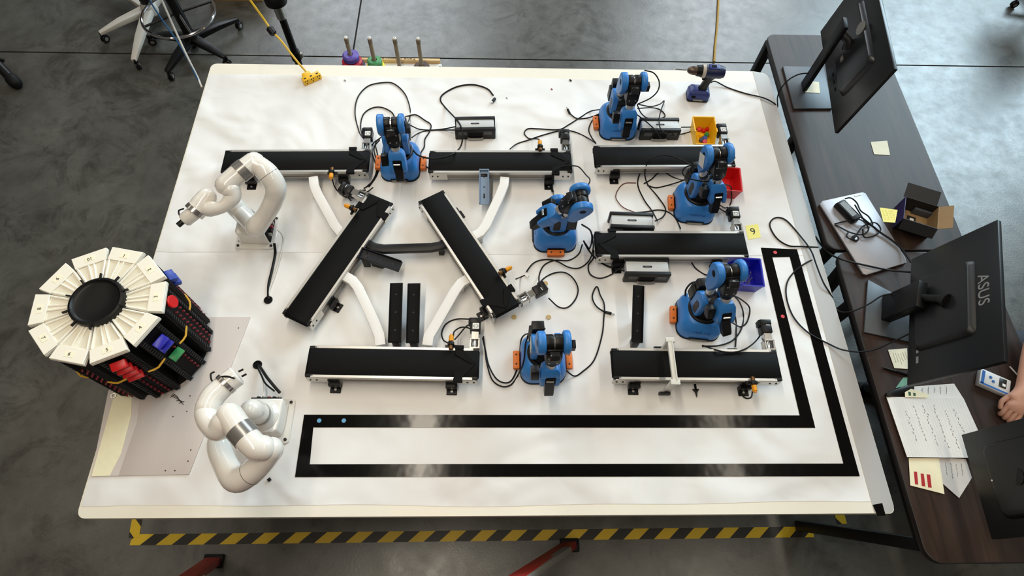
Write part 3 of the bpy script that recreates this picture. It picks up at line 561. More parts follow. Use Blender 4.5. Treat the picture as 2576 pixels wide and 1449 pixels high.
xarm('folded white glossy robot arm at the near left, beside the grey plastic sheet', (0.632, 0.352), 0.0, P(633, 1033, .22),
     [(P(575, 1075, .23), .042), (P(552, 1115, .25), .039), (P(566, 1165, .27), .039), (P(594, 1205, .29), .043), (P(630, 1190, .32), .041), (P(660, 1160, .35), .040), (P(682, 1130, .38), .039)], .68,
     [(P(662, 1128, .40), .041), (P(640, 1122, .41), .041), (P(606, 1085, .42), .041), (P(577, 1044, .42), .041)], (P(622, 1103, .415), P(600, 1078, .42)),
     [(P(565, 1062, .41), .041), (P(548, 1080, .39), .038), (P(527, 1062, .38), .036), (P(519, 1040, .37), .037)],
     [(P(522, 1026, .37), .039), (P(536, 998, .37), .039), (P(562, 972, .37), .037)], (P(564, 970, .37), P(573, 962, .37), .0395),
     (P(574, 961, .37), P(598, 943, .37), .037), [(P(600, 935, .37), P(612, 929, .37), .0035), (P(608, 947, .37), P(620, 941, .37), .0035)], None)
# ---------------------------------------------------------------- carousel tower
TC = Vector((0.130, 0.655, HT + z_)); TH = 0.418
tw = thing('carousel_tower', 'tall black carousel tower topped with ten white fan plates', 'carousel', TC)
dv = P(414, 748, TH) - TC; A0 = math.atan2(dv.y, dv.x)
G().lathe([(.20, 0), (.20, .012), (.19, .016)], 40).build('turntable', BLKM, tw); G().lathe([(.07, .016), (.07, TH - .03)], 24).build('core', BLKM, tw)
TBL = mat('tower_black', (10, 10, 11), 0.6, spec=.3); RACK = mat('rack_grey', (24, 24, 26), 0.55, spec=.3); BAND = mat('elastic_band', (222, 170, 50), 0.5)
m_col = G().box((.15, 0, .2), (.115, .096, .385)).mesh('column', .003, 1)
g = G()
for s in (1, -1):
    g.box((.211, s * .038, .2), (.008, .016, .385))
    for k in range(24): g.box((.2165, s * .038, .02 + k * .0157), (.004, .012, .007))
m_rack = g.mesh('toothed_rails'); m_slot = G().box((.209, 0, .2), (.004, .058, .37)).mesh('slot'); m_peg = G().tube([(.203, -.003, 0), (.2165, .002, -.002)], .0042, 8, True).mesh('peg')
g = G(); g.prism([(.088, -.026), (.16, -.051), (.220, -.061), (.220, .061), (.16, .051), (.088, .026)], TH - .016, TH - .002); m_plate = g.mesh('fan_plate', .002, 1)
g = G()
for a, bq in (((.088, .0225), (.168, .047)), ((.088, -.0225), (.168, -.047))): g.tube([(a[0], a[1], TH), (bq[0], bq[1], TH)], .0045, 6)
for s in (1, -1): g.tube([(.09, s * .006, TH), (.168, s * .009, TH)], .004, 6)
m_ribs = g.mesh('rib_pair'); m_pad = G().prism([(.168, -.053), (.219, -.060), (.219, .060), (.168, .053)], TH - .002, TH + .004).mesh('outer_pad', .0015, 1)
m_pit = [G().prism([(.1, s * .011), (.164, s * .015), (.164, s * .042), (.1, s * .022)], TH - .0021, TH - .0012).mesh('pocket') for s in (1, -1)]
m_lab = G().box((.193, 0, TH + .0044), (.02, .032, .0006)).mesh('number_label')
PLW = mat('warm_white_plastic', (240, 236, 222), 0.55, var=0.02); PIT = mat('pocket_cream', (222, 216, 196), 0.6)
nums = {0: '3', 1: '2', 2: '1', 3: '10', 4: '9', 5: '8', 6: '7', 7: '6', 8: '5', 9: '4'}
for k in range(10):
    M = RZ(A0 + k * math.pi / 5)
    c = obj('column', m_col, TBL, tw, M); obj('toothed_rails', m_rack, RACK, c); obj('slot', m_slot, BLKM, c)
    if k in (0, 9, 8, 1, 7):
        for j in range(11):
            for s in (1, -1):
                if s > 0 or k != 9: obj('peg', m_peg, DKRED, c, T3(0, s * .014, .03 + j * .0285 + (s > 0) * .01))
    p = obj('fan_plate', m_plate, PLW, tw, M); obj('outer_pad', m_pad, PLW, p); obj('ribs', m_ribs, PLW, p)
    for q in m_pit: obj('pocket', q, PIT, p)
    obj('number_label', m_lab, LABEL if k % 2 else NOTEW, p); text(nums[k], .018, T3(.193, 0, TH + .005) @ RZ(math.pi / 2), INK, p, 'number')
    obj('divider_tick', cached('tick', lambda: G().box((.094, 0, TH + .018), (.028, .005, .008)).mesh('divider_tick')), BLK, tw, RZ(A0 + (k + .5) * math.pi / 5))
    if k in (0, 1, 9, 8, 7, 6):
        a0 = math.pi / 10; pts = [(.222 * math.cos(x) if abs(x) < .12 else .222, 0, 0) for x in (0,)]
        pts = []
        for q in range(9): x = -math.pi / 5 * (1 - q / 8) + 0.0; rad = .212 + .016 * (1 - abs(q - 4) / 4) ** .7; pts.append((rad * math.cos(x), rad * math.sin(x), .235 + .006 * math.cos(q)))
        G().tube([Vector(v) for v in pts[2:-2]], .0038, 8).build('elastic_band', BAND, tw, M=M)
G().lathe([(.092, TH - .01), (.092, TH + .014), (.090, TH + .02), (.082, TH + .022), (.077, TH + .016), (.072, TH + .013), (.02, TH + .013)], 48).build('hub_cap', BLK, tw)
# tokens sitting in the tower's slots
def token(label, k, hz, m, n=0, rot=0.5, lat=0.0):
    a = A0 + k * math.pi / 5; o = G().lathe([(.022, -.005), (.0235, -.003), (.0235, .003), (.022, .005)], 24).build('token', m)
    o.matrix_world = T3(TC) @ RZ(a) @ T3(.226, lat, hz) @ RY(rot) ; tag(o, label, 'token', 'coloured tokens in the tower'); return o
def tile(label, k, hz, m, lat=0.0, w=.05):
    a = A0 + k * math.pi / 5; o = G().box((0, 0, 0), (.03, w, .018)).build('token', m, None, .002); o.matrix_world = T3(TC) @ RZ(a) @ T3(.228, lat, hz) @ RY(.45); tag(o, label, 'token', 'coloured tokens in the tower')
token('round red token at the top of the rightmost tower column', 0, .375, REDP, rot=1.2)
tile('blue token, upper of the two in the tower column left of the green one', 9, .335, BLUP); tile('blue token, lower of the two, nearest the green token in the tower', 9, .30, BLUP); tile('green token jutting from the tower column', 9, .215, GRNP)
for i, z in enumerate((.36, .325, .29, .255)): tile(('topmost', 'second', 'third', 'lowest')[i] + ' of the four red tokens in the tower column facing the camera', 8, z, REDP)
tile('blue token high on the tower column facing the outstretched white arm', 1, .33, mat('cobalt_plastic', (28, 62, 160), .4)); tile('lower blue token on the tower column facing the outstretched white arm', 1, .30, MATS['cobalt_plastic'])
# ---------------------------------------------------------------- bins
def bin_box(label, c, a, w, l, h, m, th=.0035):
    t = thing('parts_bin', label, 'bin', (c[0], c[1], HT + ZT), a, 'small plastic parts bins')
    G().box((0, 0, th / 2), (w * .86, l * .86, th)).build('floor_panel', m, t)
    def wall(nm, p): g = G(); g.loft([[tuple(Vector(q)) for q in p[0]], [tuple(Vector(q)) for q in p[1]]]); g.build(nm, m, t)
    for s in (1, -1):
        xo, xi = s * w / 2, s * (w / 2 - th); bo, bi = s * w * .43, s * (w * .43 - th)
        prof = [(-l * .43, 0), (l * .43, 0), (l / 2, h), (-l * .2, h), (-l / 2, h * .45)]
        ins = lambda z, o, b_: b_ + (o - b_) * z / h
        wall('side_wall', ([(ins(z, xo, bo), y, z) for y, z in prof], [(ins(z, xi, bi), y, z) for y, z in prof]))
    G().loft([[(-w * .43, l * .43, 0), (w * .43, l * .43, 0), (w / 2, l / 2, h), (-w / 2, l / 2, h)], [(-w * .43 + th, l * .43 - th, 0), (w * .43 - th, l * .43 - th, 0), (w / 2 - th, l / 2 - th, h), (-w / 2 + th, l / 2 - th, h)]]).build('back_wall', m, t)
    G().loft([[(-w * .43, -l * .43, 0), (w * .43, -l * .43, 0), (w * .465, -l / 2, h * .45), (-w * .465, -l / 2, h * .45)], [(-w * .43, -l * .43 + th, 0), (w * .43, -l * .43 + th, 0), (w * .465, -l / 2 + th, h * .45), (-w * .465, -l / 2 + th, h * .45)]]).build('front_lip', m, t)
    for s in (1, -1): G().box((s * (w / 2 + .001), l * .15, h), (.005, l * .7, .004)).build('rim', m, t)
    G().box((0, l / 2 + .001, h), (w, .005, .004)).build('rim', m, t)
    return t
bin_box('small yellow bin holding coloured tokens behind the far right conveyor', (2.545, 1.80), 0.0, .108, .135, .078, YEL)
bin_box('small red bin half hidden by the cable-tangled blue robot', (2.60, 1.488), math.radians(-96), .135, .13, .075, REDP)
bin_box('small blue bin with screws beside the blue robot arm', (2.60, 0.985), math.radians(-94), .135, .13, .075, BLUP)
for (px, py, m_, lab) in ((1760, 323, REDP, 'red token at the left in the yellow bin'), (1771, 326, REDP, 'middle red token in the yellow bin'), (1782, 322, REDP, 'red token at the right in the yellow bin'), (1778, 338, GRNP, 'green token in the yellow bin'),
        (1765, 338, YEL, 'yellow token in the yellow bin'), (1774, 345, mat('mid_blue_plastic', (60, 100, 190), .4), 'blue token in the yellow bin'), (1765, 350, mat('slate_plastic', (60, 66, 96), .5), 'dark slate token in the yellow bin'), (1774, 354, PINK, 'pink token nearest the conveyor in the yellow bin')):
    c = P(px, py, .022); o = G().lathe([(.010, -.007), (.0115, -.005), (.0115, .005), (.010, .007)], 20).build('token', m_); o.location = (c.x, c.y, HT + ZT + .0125 + (.006 if m_ in (GRNP,) else 0)); o.rotation_euler = (.4 * math.sin(px), .35 * math.cos(py), 0); tag(o, lab, 'token', 'tokens in the yellow bin')
for k, (px, py, a) in enumerate(((1880, 688, 1.2), (1885, 694, 1.1), (1876, 702, 1.3), (1886, 707, .9), (1880, 714, 1.0))):
    c = P(px, py, .01); o = G().cyl((-.018, 0, 0), (.016, 0, 0), .0022, n=8).cyl((.016, 0, 0), (.021, 0, 0), .0045, n=8).build('screw', STEEL); o.location = (c.x, c.y, HT + ZT + .009); o.rotation_euler.z = a
    tag(o, ('farthest', 'second farthest', 'middle', 'second nearest', 'nearest')[k] + ' loose steel screw in the blue bin', 'screw', 'screws in the blue bin')
# ---------------------------------------------------------------- cordless drill
c = P(1752, 245); t = thing('cordless_drill', 'dark blue cordless drill standing on its battery at the far table edge', 'drill', (c.x, c.y, HT + ZT), math.radians(-4)); NAVY = mat('navy_plastic', (30, 48, 118), 0.4); NAVD = mat('dark_navy_plastic', (24, 32, 72), 0.4); OFFW = mat('drill_grey', (190, 184, 172), .4)
G().loft([rr(.054, .036, .014, 0.004), rr(.056, .038, .014, .012), rr(.056, .038, .014, .04), rr(.05, .033, .014, .055), rr(.034, .022, .012, .064)]).build('battery', NAVY, t, .002)
G().loft([rr(.054, .036, .014, 0), rr(.057, .039, .014, .004), rr(.057, .039, .014, .013)]).build('battery_base', BLK, t); G().box((-.002, -.0392, .016), (.05, .002, .01)).build('rating_label', ALUD, t)
G().box((-.03, -.037, .036), (.022, .003, .014)).build('latch', BLKM, t)
def tilt(z): return .012 + (z - .06) * .16
G().loft([[(p[0] + tilt(z), p[1], z) for p in rr(a, bq, .012, z)] for a, bq, z in ((.026, .017, .055), (.02, .016, .075), (.019, .0155, .11), (.022, .017, .135), (.03, .02, .15))]).build('grip', BLK, t)
G().box((.0, 0, .132), (.02, .016, .022)).build('trigger', BLKM, t, .004)
G().tube([(-.012, 0, .175), (.03, 0, .175), (.07, 0, .175), (.086, 0, .175)], [.031, .033, .032, .026], 24).build('motor_housing', NAVD, t); G().box((.03, 0, .204), (.055, .034, .012)).build('top_panel', NAVY, t, .003); G().box((.026, 0, .211), (.024, .016, .002)).build('speed_switch', BLKM, t)
G().tube([(-.026, 0, .175), (-.010, 0, .175)], [.032, .034], 24).build('gear_collar', OFFW, t); G().tube([(-.052, 0, .175), (-.026, 0, .175)], [.026, .029], 24).build('clutch_ring', BLK, t)
G().tube([(-.098, 0, .175), (-.09, 0, .175), (-.07, 0, .175), (-.052, 0, .175)], [.009, .016, .022, .022], 20).build('chuck', mat('bronze_chuck', (92, 78, 68), .35, .6), t); G().tube([(-.165, 0, .175), (-.158, 0, .175), (-.095, 0, .175)], [.0012, .0035, .0035], 10).build('drill_bit', STEEL, t)
# ---------------------------------------------------------------- small loose things on the table
def note(label, px, m, z, name='sticky_note', mark=None, desk=0.0):
    g = G(); top = poly_px(px, z + desk); n = len(top); g.loft([[(p[0], p[1], p[2] - .0006) for p in top], [(p[0], p[1], p[2]) for p in top]])
    c = centred(g); o = g.build(name, m); o.location = c; return tag(o, label, 'note')
o = note('yellow sticky note with a handwritten figure at the end of the mid right conveyor', ((1875, 568), (1907, 563), (1914, 597), (1882, 603)), NOTE, ZT + .001)
text('9', .05, T3(0, 0, .0008) @ RZ(math.radians(10)), INK, o, 'handwritten_figure')
for px, py, lab in ((1372, 713, 'small round wooden token beside the slanted conveyor motor'), (1380, 798, 'small round wooden token behind the nearest blue robot'), (1293, 798, 'small round wooden token at the end of the slanting conveyor')):
    c = P(px, py, ZN); o = G().lathe([(.010, 0), (.011, .001), (.011, .003), (.010, .004)], 20).build('wooden_token', mat('birch', (196, 168, 112), .6)); o.location = c; tag(o, lab, 'token', 'wooden tokens')
for px, py, m_, lab, s in ((678, 1207, BLK, 'tiny black plastic square near the front of the folded white arm', (.012, .012, .006)), (1388, 225, DKRED, 'tiny dark red crumb near the far table edge', (.006, .01, .004)), (1435, 203, BLK, 'tiny black clip near the far table edge', (.008, .014, .005)), (868, 203, ALUD, 'tiny grey scrap near the far left table edge', (.006, .014, .004)), (1275, 247, ALUD, 'tiny grey scrap right of the coiled black cable plug', (.004, .012, .003))):
    c = P(px, py, ZT); o = G().box((0, 0, s[2] / 2), s).build('scrap', m_, None, .001); o.location = c; o.rotation_euler.z = .7; tag(o, lab, 'scrap', 'tiny scraps')
a = P(1750, 985, ZN); t = thing('bracket_clip', 'small black arrow-shaped clip in front of the near right conveyor', 'clip', a)
G().prism([(-.004, .03), (.004, .03), (.004, .008), (.014, .008), (.005, -.004), (0, -.026), (-.005, -.004), (-.014, .008), (-.004, .008)], 0, .008).build('body', BLK, t, .001)
# ---------------------------------------------------------------- cables
CZ = ZT + .004
def cable(label, px, r=.0031, m=CAB, z=CZ, k=6, cat='cable', name='cable', plug=None, group='loose cables'):
    pts = [P(q[0], q[1], q[2] if len(q) > 2 else z) for q in px]
    g = G().tube(spline(pts, k), r, 7); c = centred(g)
    if not plug: o = g.build(name, m); o.location = c; return tag(o, label, cat, group)
    t = thing(name, label, cat, c, 0, group); g.build('cord', m, t)
    a, bq, rad, m2, tipm = plug; A, Bv = P(*a) - c, P(*bq) - c; v = (Bv - A)
    G().tube([A, A + v * .1, A + v * .7], [rad * .5, rad, rad], 10).build('plug', m2, t); G().tube([A + v * .7, Bv], rad * .7, 8).build('plug_tip', tipm, t)
    return t
cable('thin black cable arching high behind the far left conveyor motor', ((913, 347, .05), (903, 330), (893, 285), (900, 245), (925, 217), (960, 208), (990, 210), (1018, 235), (1031, 270), (1031, 295), (1024, 312, .1)))
cable('thin black cable in the smaller arch behind the far left conveyor motor', ((912, 345, .05), (907, 318), (914, 288), (935, 272), (960, 270), (985, 282), (995, 300)))
cable('thin black cable zigzagging right of the leftmost blue robot', ((1024, 310, .08), (1018, 296), (1030, 291), (1047, 289), (1068, 302), (1084, 314), (1080, 332), (1069, 350), (1067, 370), (1058, 388), (1066, 412), (1079, 424)))
cable('black lead from the control box to the leftmost blue robot, upper of two', ((1148, 318, .03), (1118, 324), (1085, 327), (1055, 325), (1030, 314, .06)))
cable('black lead from the control box to the leftmost blue robot, lower of two', ((1150, 327, .03), (1110, 327), (1080, 328), (1055, 334), (1036, 346, .06)))
cable('thick black cable looping from the leftmost blue robot over the control box to a plug', ((1036, 374, .1), (1055, 392, .12), (1095, 399, .10), (1135, 390, .10), (1158, 370, .06), (1164, 340, .08), (1158, 315, .085), (1145, 297, .06), (1120, 270), (1108, 252), (1116, 236), (1150, 218), (1190, 213), (1225, 223), (1241, 240)), .004, plug=((1246, 247, .012), (1236, 259, .012), .008, BLK, STEEL))
for i, pts in enumerate((((958, 346, .08), (938, 362), (936, 385), (944, 410), (946, 435), (932, 462), (915, 474)), ((955, 352, .08), (941, 372), (946, 400), (950, 425), (940, 452), (922, 470)), ((960, 344, .08), (945, 360), (949, 385), (954, 410), (948, 440), (928, 470)))):
    cable(('leftmost', 'middle', 'rightmost')[i] + ' of three black cables bundled left of the leftmost blue robot', pts)
cable('black sensor cable swinging from the far left conveyor to the slanting one', ((836, 452, .06), (843, 472), (862, 492), (882, 497), (905, 492), (925, 482), (938, 472, .05)))
cable('black sensor lead curling left of the slanting conveyor motor', ((883, 505, .09), (872, 492), (880, 487), (905, 480), (920, 478)))
cable('black cable running along behind the far middle conveyor to its motor', ((1283, 375, .03), (1300, 362), (1330, 352), (1365, 340), (1408, 329), (1440, 330), (1475, 345), (1499, 361, .05)))
cable('black cable looping left of the far middle conveyor motor', ((1359, 358, .08), (1354, 350, .05), (1330, 348), (1319, 335), (1328, 324), (1355, 324), (1405, 326), (1430, 314), (1460, 295), (1485, 280), (1512, 275, .05)))
cable('black cable with a loose plug left of the farthest blue robot', ((1434, 286), (1452, 298), (1480, 296), (1510, 285, .04), (1532, 270, .10)), plug=((1434, 287, .008), (1426, 270, .008), .006, BLK, STEEL))
cable('black cable curving down left of the farthest blue robot', ((1512, 285, .04), (1492, 300), (1481, 325), (1488, 345), (1499, 360)))
cable('black cable arching right of the head of the farthest blue robot', ((1622, 177, .40), (1645, 184, .36), (1658, 205, .3), (1655, 228, .25), (1636, 247, .2), (1604, 262, .18)))
cable('black cable folding in a sharp peak right of the farthest blue robot', ((1604, 262, .18), (1636, 268, .1), (1660, 262, .05), (1671, 254, .03), (1662, 280, .05), (1658, 305, .085), (1664, 328, .085), (1685, 340, .06), (1720, 336), (1750, 326), (1750, 320), (1714, 320, .03)))
cable('black cable in an oval loop right of the farthest blue robot', ((1603, 264, .18), (1613, 285, .1), (1630, 297, .03), (1660, 298), (1673, 291), (1662, 277), (1640, 271, .03), (1604, 273, .12)))
cable('black cable crossing the control box beside the yellow bin', ((1602, 288, .15), (1628, 308, .08), (1646, 325, .08), (1662, 348, .06)))
cable('black cable arching over the end of the far middle conveyor', ((1388, 455, .05), (1396, 430, .095), (1415, 419, .1), (1440, 417, .1), (1457, 421, .06), (1474, 440, .1), (1484, 452, .2), (1478, 470, .36)))
cable('short black lead hanging below the far middle conveyor, with a plug', ((1378, 452, .02), (1384, 462), (1386, 470)), plug=((1386, 468, .008), (1393, 490, .008), .006, BLK, STEEL))
cable('long black cable looping over the far right conveyor to a control box', ((1788, 448, .2), (1760, 430, .16), (1725, 407, .13), (1690, 393, .12), (1655, 392, .12), (1632, 405, .11), (1622, 435, .05), (1630, 465), (1655, 495), (1674, 525), (1668, 545), (1648, 556, .03)))
cable('thin red and black wire looping behind the third control box', ((1600, 460), (1572, 461), (1556, 475), (1549, 495), (1558, 512), (1572, 524), (1600, 535)), .0022, CABR)
cable('black wire running from the red wire loop to the cable-tangled blue robot', ((1600, 535), (1630, 532), (1655, 528), (1680, 533), (1700, 550), (1712, 575, .05)))
cable('thin black wire wandering between the far right conveyor and the tangled robot', ((1620, 462), (1640, 450), (1655, 436), (1672, 433), (1690, 444), (1715, 453), (1740, 450, .08)))
cable('straight black wire sloping toward the tangled blue robot', ((1628, 466), (1650, 472), (1680, 466), (1715, 455, .04), (1740, 442, .1)))
cable('black cable falling from the far right conveyor to the third control box', ((1612, 432, .03), (1605, 450), (1606, 472), (1622, 505), (1640, 530), (1654, 556, .03)))
cable('black cable circling the neck of the cable-tangled blue robot', ((1795, 440, .33), (1760, 418, .30), (1730, 418, .27), (1717, 432, .25), (1727, 446, .25), (1760, 455, .26), (1790, 455, .28), (1815, 442, .3), (1806, 425, .32)))
cable('black cable hanging across the tangled blue robot', ((1790, 420, .33), (1800, 435, .32), (1798, 460, .3), (1783, 480, .25), (1770, 492, .22)))
cable('black cable loop right of the cable-tangled blue robot', ((1820, 463, .2), (1838, 470, .1), (1840, 492, .05), (1838, 512), (1826, 523), (1812, 517, .08)))
cable('black motor lead behind the mid right conveyor end', ((1810, 524, .05), (1825, 533), (1848, 536, .05)))
cable('black cable bundle falling right of the left-turned blue robot', ((1464, 565, .15), (1485, 580, .05), (1489, 605), (1482, 625), (1472, 612, .03)), .004)
cable('thick black cable from the left-turned blue robot to the fourth control box', ((1468, 606, .05), (1480, 628), (1497, 648), (1525, 668), (1572, 682, .03)), .004)
cable('black cable in a deep loop left of the fourth control box', ((1494, 630), (1492, 650), (1480, 668), (1485, 690), (1508, 700), (1535, 692), (1562, 673, .03)))
cable('black sensor cable waving below the left-turned blue robot', ((1322, 692), (1328, 678), (1345, 660), (1370, 653), (1398, 656), (1430, 672), (1458, 674), (1482, 655), (1492, 625), (1490, 590, .05)))
cable('black cable rising from the slanting conveyor motor to the left-turned robot', ((1357, 720, .06), (1356, 695), (1368, 668), (1395, 655), (1430, 655), (1455, 640), (1465, 615, .06)))
cable('black cable in a round loop beside the slanting conveyor motor', ((1353, 722, .06), (1365, 703), (1390, 688), (1418, 685), (1440, 698), (1454, 725), (1448, 752), (1428, 773), (1405, 772), (1380, 750, .05)))
cable('black sensor lead with a white tag at the slanting conveyor', ((1298, 702, .09), (1310, 697), (1324, 691)))
cable('black cable trailing from a loose plug to the nearest blue robot', ((1522, 786), (1500, 770), (1490, 748), (1496, 727), (1503, 722), (1510, 742), (1520, 765), (1519, 800), (1514, 845), (1495, 905), (1465, 935), (1445, 946), (1425, 933, .04)), plug=((1520, 784, .008), (1546, 791, .008), .006, BLK, STEEL))
cable('black cable sagging from the near left conveyor to the nearest blue robot, inner of two', ((1214, 850, .05), (1222, 885), (1230, 920), (1248, 952), (1270, 963), (1288, 955), (1303, 920), (1308, 880), (1312, 852), (1325, 840, .05), (1340, 845, .12)))
cable('black cable sagging from the near left conveyor to the nearest blue robot, outer of two', ((1216, 846, .05), (1220, 880), (1225, 915), (1238, 955), (1262, 972), (1285, 968), (1302, 945), (1317, 910, .1), (1322, 865, .12), (1330, 845, .12)))
cable('black plug cable curling over the back of the nearest blue robot', ((1327, 848, .13), (1333, 835, .16), (1348, 824, .18), (1364, 823, .18)), .004, plug=((1360, 823, .18), (1371, 829, .18), .009, BLK, BLKM))
cable('black lead arching from the near left conveyor motor to its sensor, outermost', ((1130, 864, .06), (1116, 856, .03), (1111, 838), (1122, 815), (1148, 803), (1186, 803, .06)))
cable('black lead from the amber sensor to the near left motor, upper of two', ((1140, 848, .1), (1143, 834, .08), (1158, 824, .05), (1175, 824, .05), (1192, 832, .05)))
cable('black lead from the amber sensor to the near left motor, lower of two', ((1144, 854, .1), (1155, 842, .05), (1172, 822, .05), (1188, 813, .06)))
cable('black cable arching behind the shoulder of the robot beside the blue bin', ((1724, 745, .11), (1726, 728, .13), (1740, 712, .14), (1762, 708, .14), (1782, 711, .16)), .004)
cable('black cable in a wide loop right of the robot beside the blue bin', ((1842, 742, .15), (1862, 752, .08), (1882, 768, .03), (1886, 785), (1878, 812), (1862, 822), (1842, 812, .08)))
cable('black cable sweeping round the front of the robot beside the blue bin', ((1842, 740, .18), (1860, 760, .1), (1870, 790), (1866, 825), (1845, 855), (1810, 869), (1766, 871)))
cable('black cable dropping straight to the near right conveyor', ((1845, 780, .1), (1851, 805), (1852, 840), (1850, 873)))
cable('black motor cable lying across the near right conveyor', ((1922, 823, .07), (1908, 850, .03), (1885, 872, .095), (1858, 884, .092), (1830, 886, .092), (1800, 880, .092), (1767, 869, .03)))
cable('short black loop below the amber sensor of the near right conveyor', ((1858, 975, .05), (1862, 988), (1875, 1001), (1889, 1000), (1893, 985, .08)))
cable('black cable falling behind the robot beside the blue bin', ((1738, 657, .02), (1750, 675), (1772, 690), (1795, 695, .05)))
o = note('white tag on the sensor cable beside the slanting conveyor', ((1318, 690), (1325, 685), (1332, 692), (1326, 698)), LABEL, ZN + .008)
cable('black cable looping over the right table edge from the monitor, farther of two', ((2058, 622, -.02), (2020, 620), (1985, 618), (1955, 600), (1937, 570), (1942, 553), (1958, 547), (1980, 556), (2012, 592), (2040, 630), (2055, 670), (2072, 712), (2092, 745, -.02), (2106, 780, -.03), (2140, 784, .02), (2185, 765, .05), (2225, 742, .06), (2290, 737, .1)), .0034)
cable('black cable looping over the right table edge from the monitor, nearer of two', ((2068, 645, -.05), (2030, 660), (1997, 685), (1979, 715), (1980, 755), (1998, 800), (2035, 838), (2085, 865), (2120, 880, .01), (2165, 885, .02), (2205, 878, .03), (2245, 860, .05), (2290, 838, .08)), .0034)
cable('thick black lead running over the laptop edge to the large monitor', ((2052, 596, -.1), (2065, 615, -.05), (2090, 640, -.01), (2125, 655, .03), (2180, 668, .035), (2240, 680, .04), (2310, 686, .1)), .0045)
cable('thin black cable from behind the drill over the table edge to the far monitor', ((1788, 208, .02), (1800, 205, .02), (1830, 220), (1875, 235), (1920, 246), (1948, 260, -.01), (1956, 270, -.05), (1956, 245, -.03), (1965, 222, .02), (1985, 200, .06), (2010, 187, .1), (2034, 184, .14)), .0034)
for i, (px, r_, m_, lab) in enumerate(((((690, 612, .04), (692, 640), (684, 680), (676, 715), (675, 752, 0)), .006, CAB, 'thick black cable from the outstretched white arm down to the table grommet'),
        (((698, 578, .06), (709, 590, .04), (712, 610), (705, 645), (692, 690), (679, 725), (677, 750, 0)), .0035, CABW, 'thin white cable from the outstretched white arm to the table grommet'),
        (((649, 916, 0), (660, 932, .03), (672, 950, .05), (690, 972, .05), (704, 988, .05)), .006, CAB, 'thick black cable from the grommet to the folded white arm'),
        (((647, 922, 0), (658, 945, .02), (668, 965, .04), (690, 984, .05)), .0035, CAB, 'thin black cable from the grommet to the folded white arm'),
        (((648, 922, 0), (660, 950, .02), (665, 975, .03), (662, 998, .05)), .0035, CABW, 'white cable from the grommet to the folded white arm'))): cable(lab, px, r_, m_)
cable('black lead wrapped on the tip of the folded white arm', ((590, 952, .41), (570, 947, .41), (550, 950, .4), (535, 960, .39), (530, 942, .39), (540, 935, .39)), .003)
cable('black cable loop at the tip of the outstretched white arm', ((462, 525, .37), (450, 530, .36), (452, 542, .35), (460, 548, .35)), .003)
# yellow extension cord with a three-way socket
c = P(786, 203, ZT); t = thing('extension_cord', 'yellow extension cord with a three-outlet block on the far left table corner', 'extension cord', c)
d_ = (P(812, 192, ZT) - P(762, 214, ZT)); an = math.atan2(d_.y, d_.x)
sk = obj('socket_block', G().box((0, 0, .017), (.098, .034, .034)).mesh('socket_block', .004, 2), YEL, t, RZ(an)); obj('socket_neck', G().box((-.012, .03, .017), (.045, .028, .028)).mesh('socket_neck', .004, 2), YEL, t, RZ(an))
for k in (-.034, 0, .034):
    for dx, dz in ((-.006, .008), (.006, .008), (0, -.006)): obj('outlet_slot', cached('osl', lambda: G().box((0, 0, 0), (.005, .0012, .007)).mesh('outlet_slot')), INK, sk, T3(k + dx, -.0172, .018 + dz))
    obj('outlet_slot', cached('osl2', lambda: G().box((0, 0, .0345), (.012, .008, .001)).mesh('outlet_slot')), INK, sk, T3(k, -.002, 0))
pts = [P(q[0], q[1], q[2]) - c for q in ((777, 190, .02), (768, 178, .03), (752, 160, .06), (730, 132, .1), (705, 100, .15), (684, 78, .18), (665, 50, .22), (645, 22, .28), (625, -6, .34), (605, -40, .45))]
G().tube(spline(pts), .0055, 8).build('cord', CABY, t); p = P(683, 78, .18) - c; q = (P(665, 50, .22) - P(705, 100, .15)).normalized()
G().tube([p - q * .022, p - q * .014, p + q * .014, p + q * .022], [.012, .019, .019, .012], 12).build('cord_ball', BLK, t)
def hang(label, px, r, m): # cables that hang in the room, z above the table per point
    return cable(label, px, r, m)
hang('white cable hanging down behind the far left table corner', ((508, 220, -.03), (495, 190, .0), (470, 140, .1), (440, 75, .22), (420, 30, .32), (400, -15, .42)), .005, CABW)
hang('blue cable hanging down behind the far left table corner', ((500, 205, -.02), (480, 165, .05), (450, 110, .15), (415, 60, .25), (385, 15, .35), (370, -15, .42)), .0038, CABB)
pts = [PF(*q) for q in ((1797, 155, .01), (1799, 120, .01), (1803, 80, .01), (1806, 40, .01), (1808, -10, .01))]; g = G().tube(spline(pts), .008, 8)
solo('floor_cord', g, mat('tan_cord', (176, 138, 54), .6), 'tan cord lying on the floor behind the drill', 'cord')
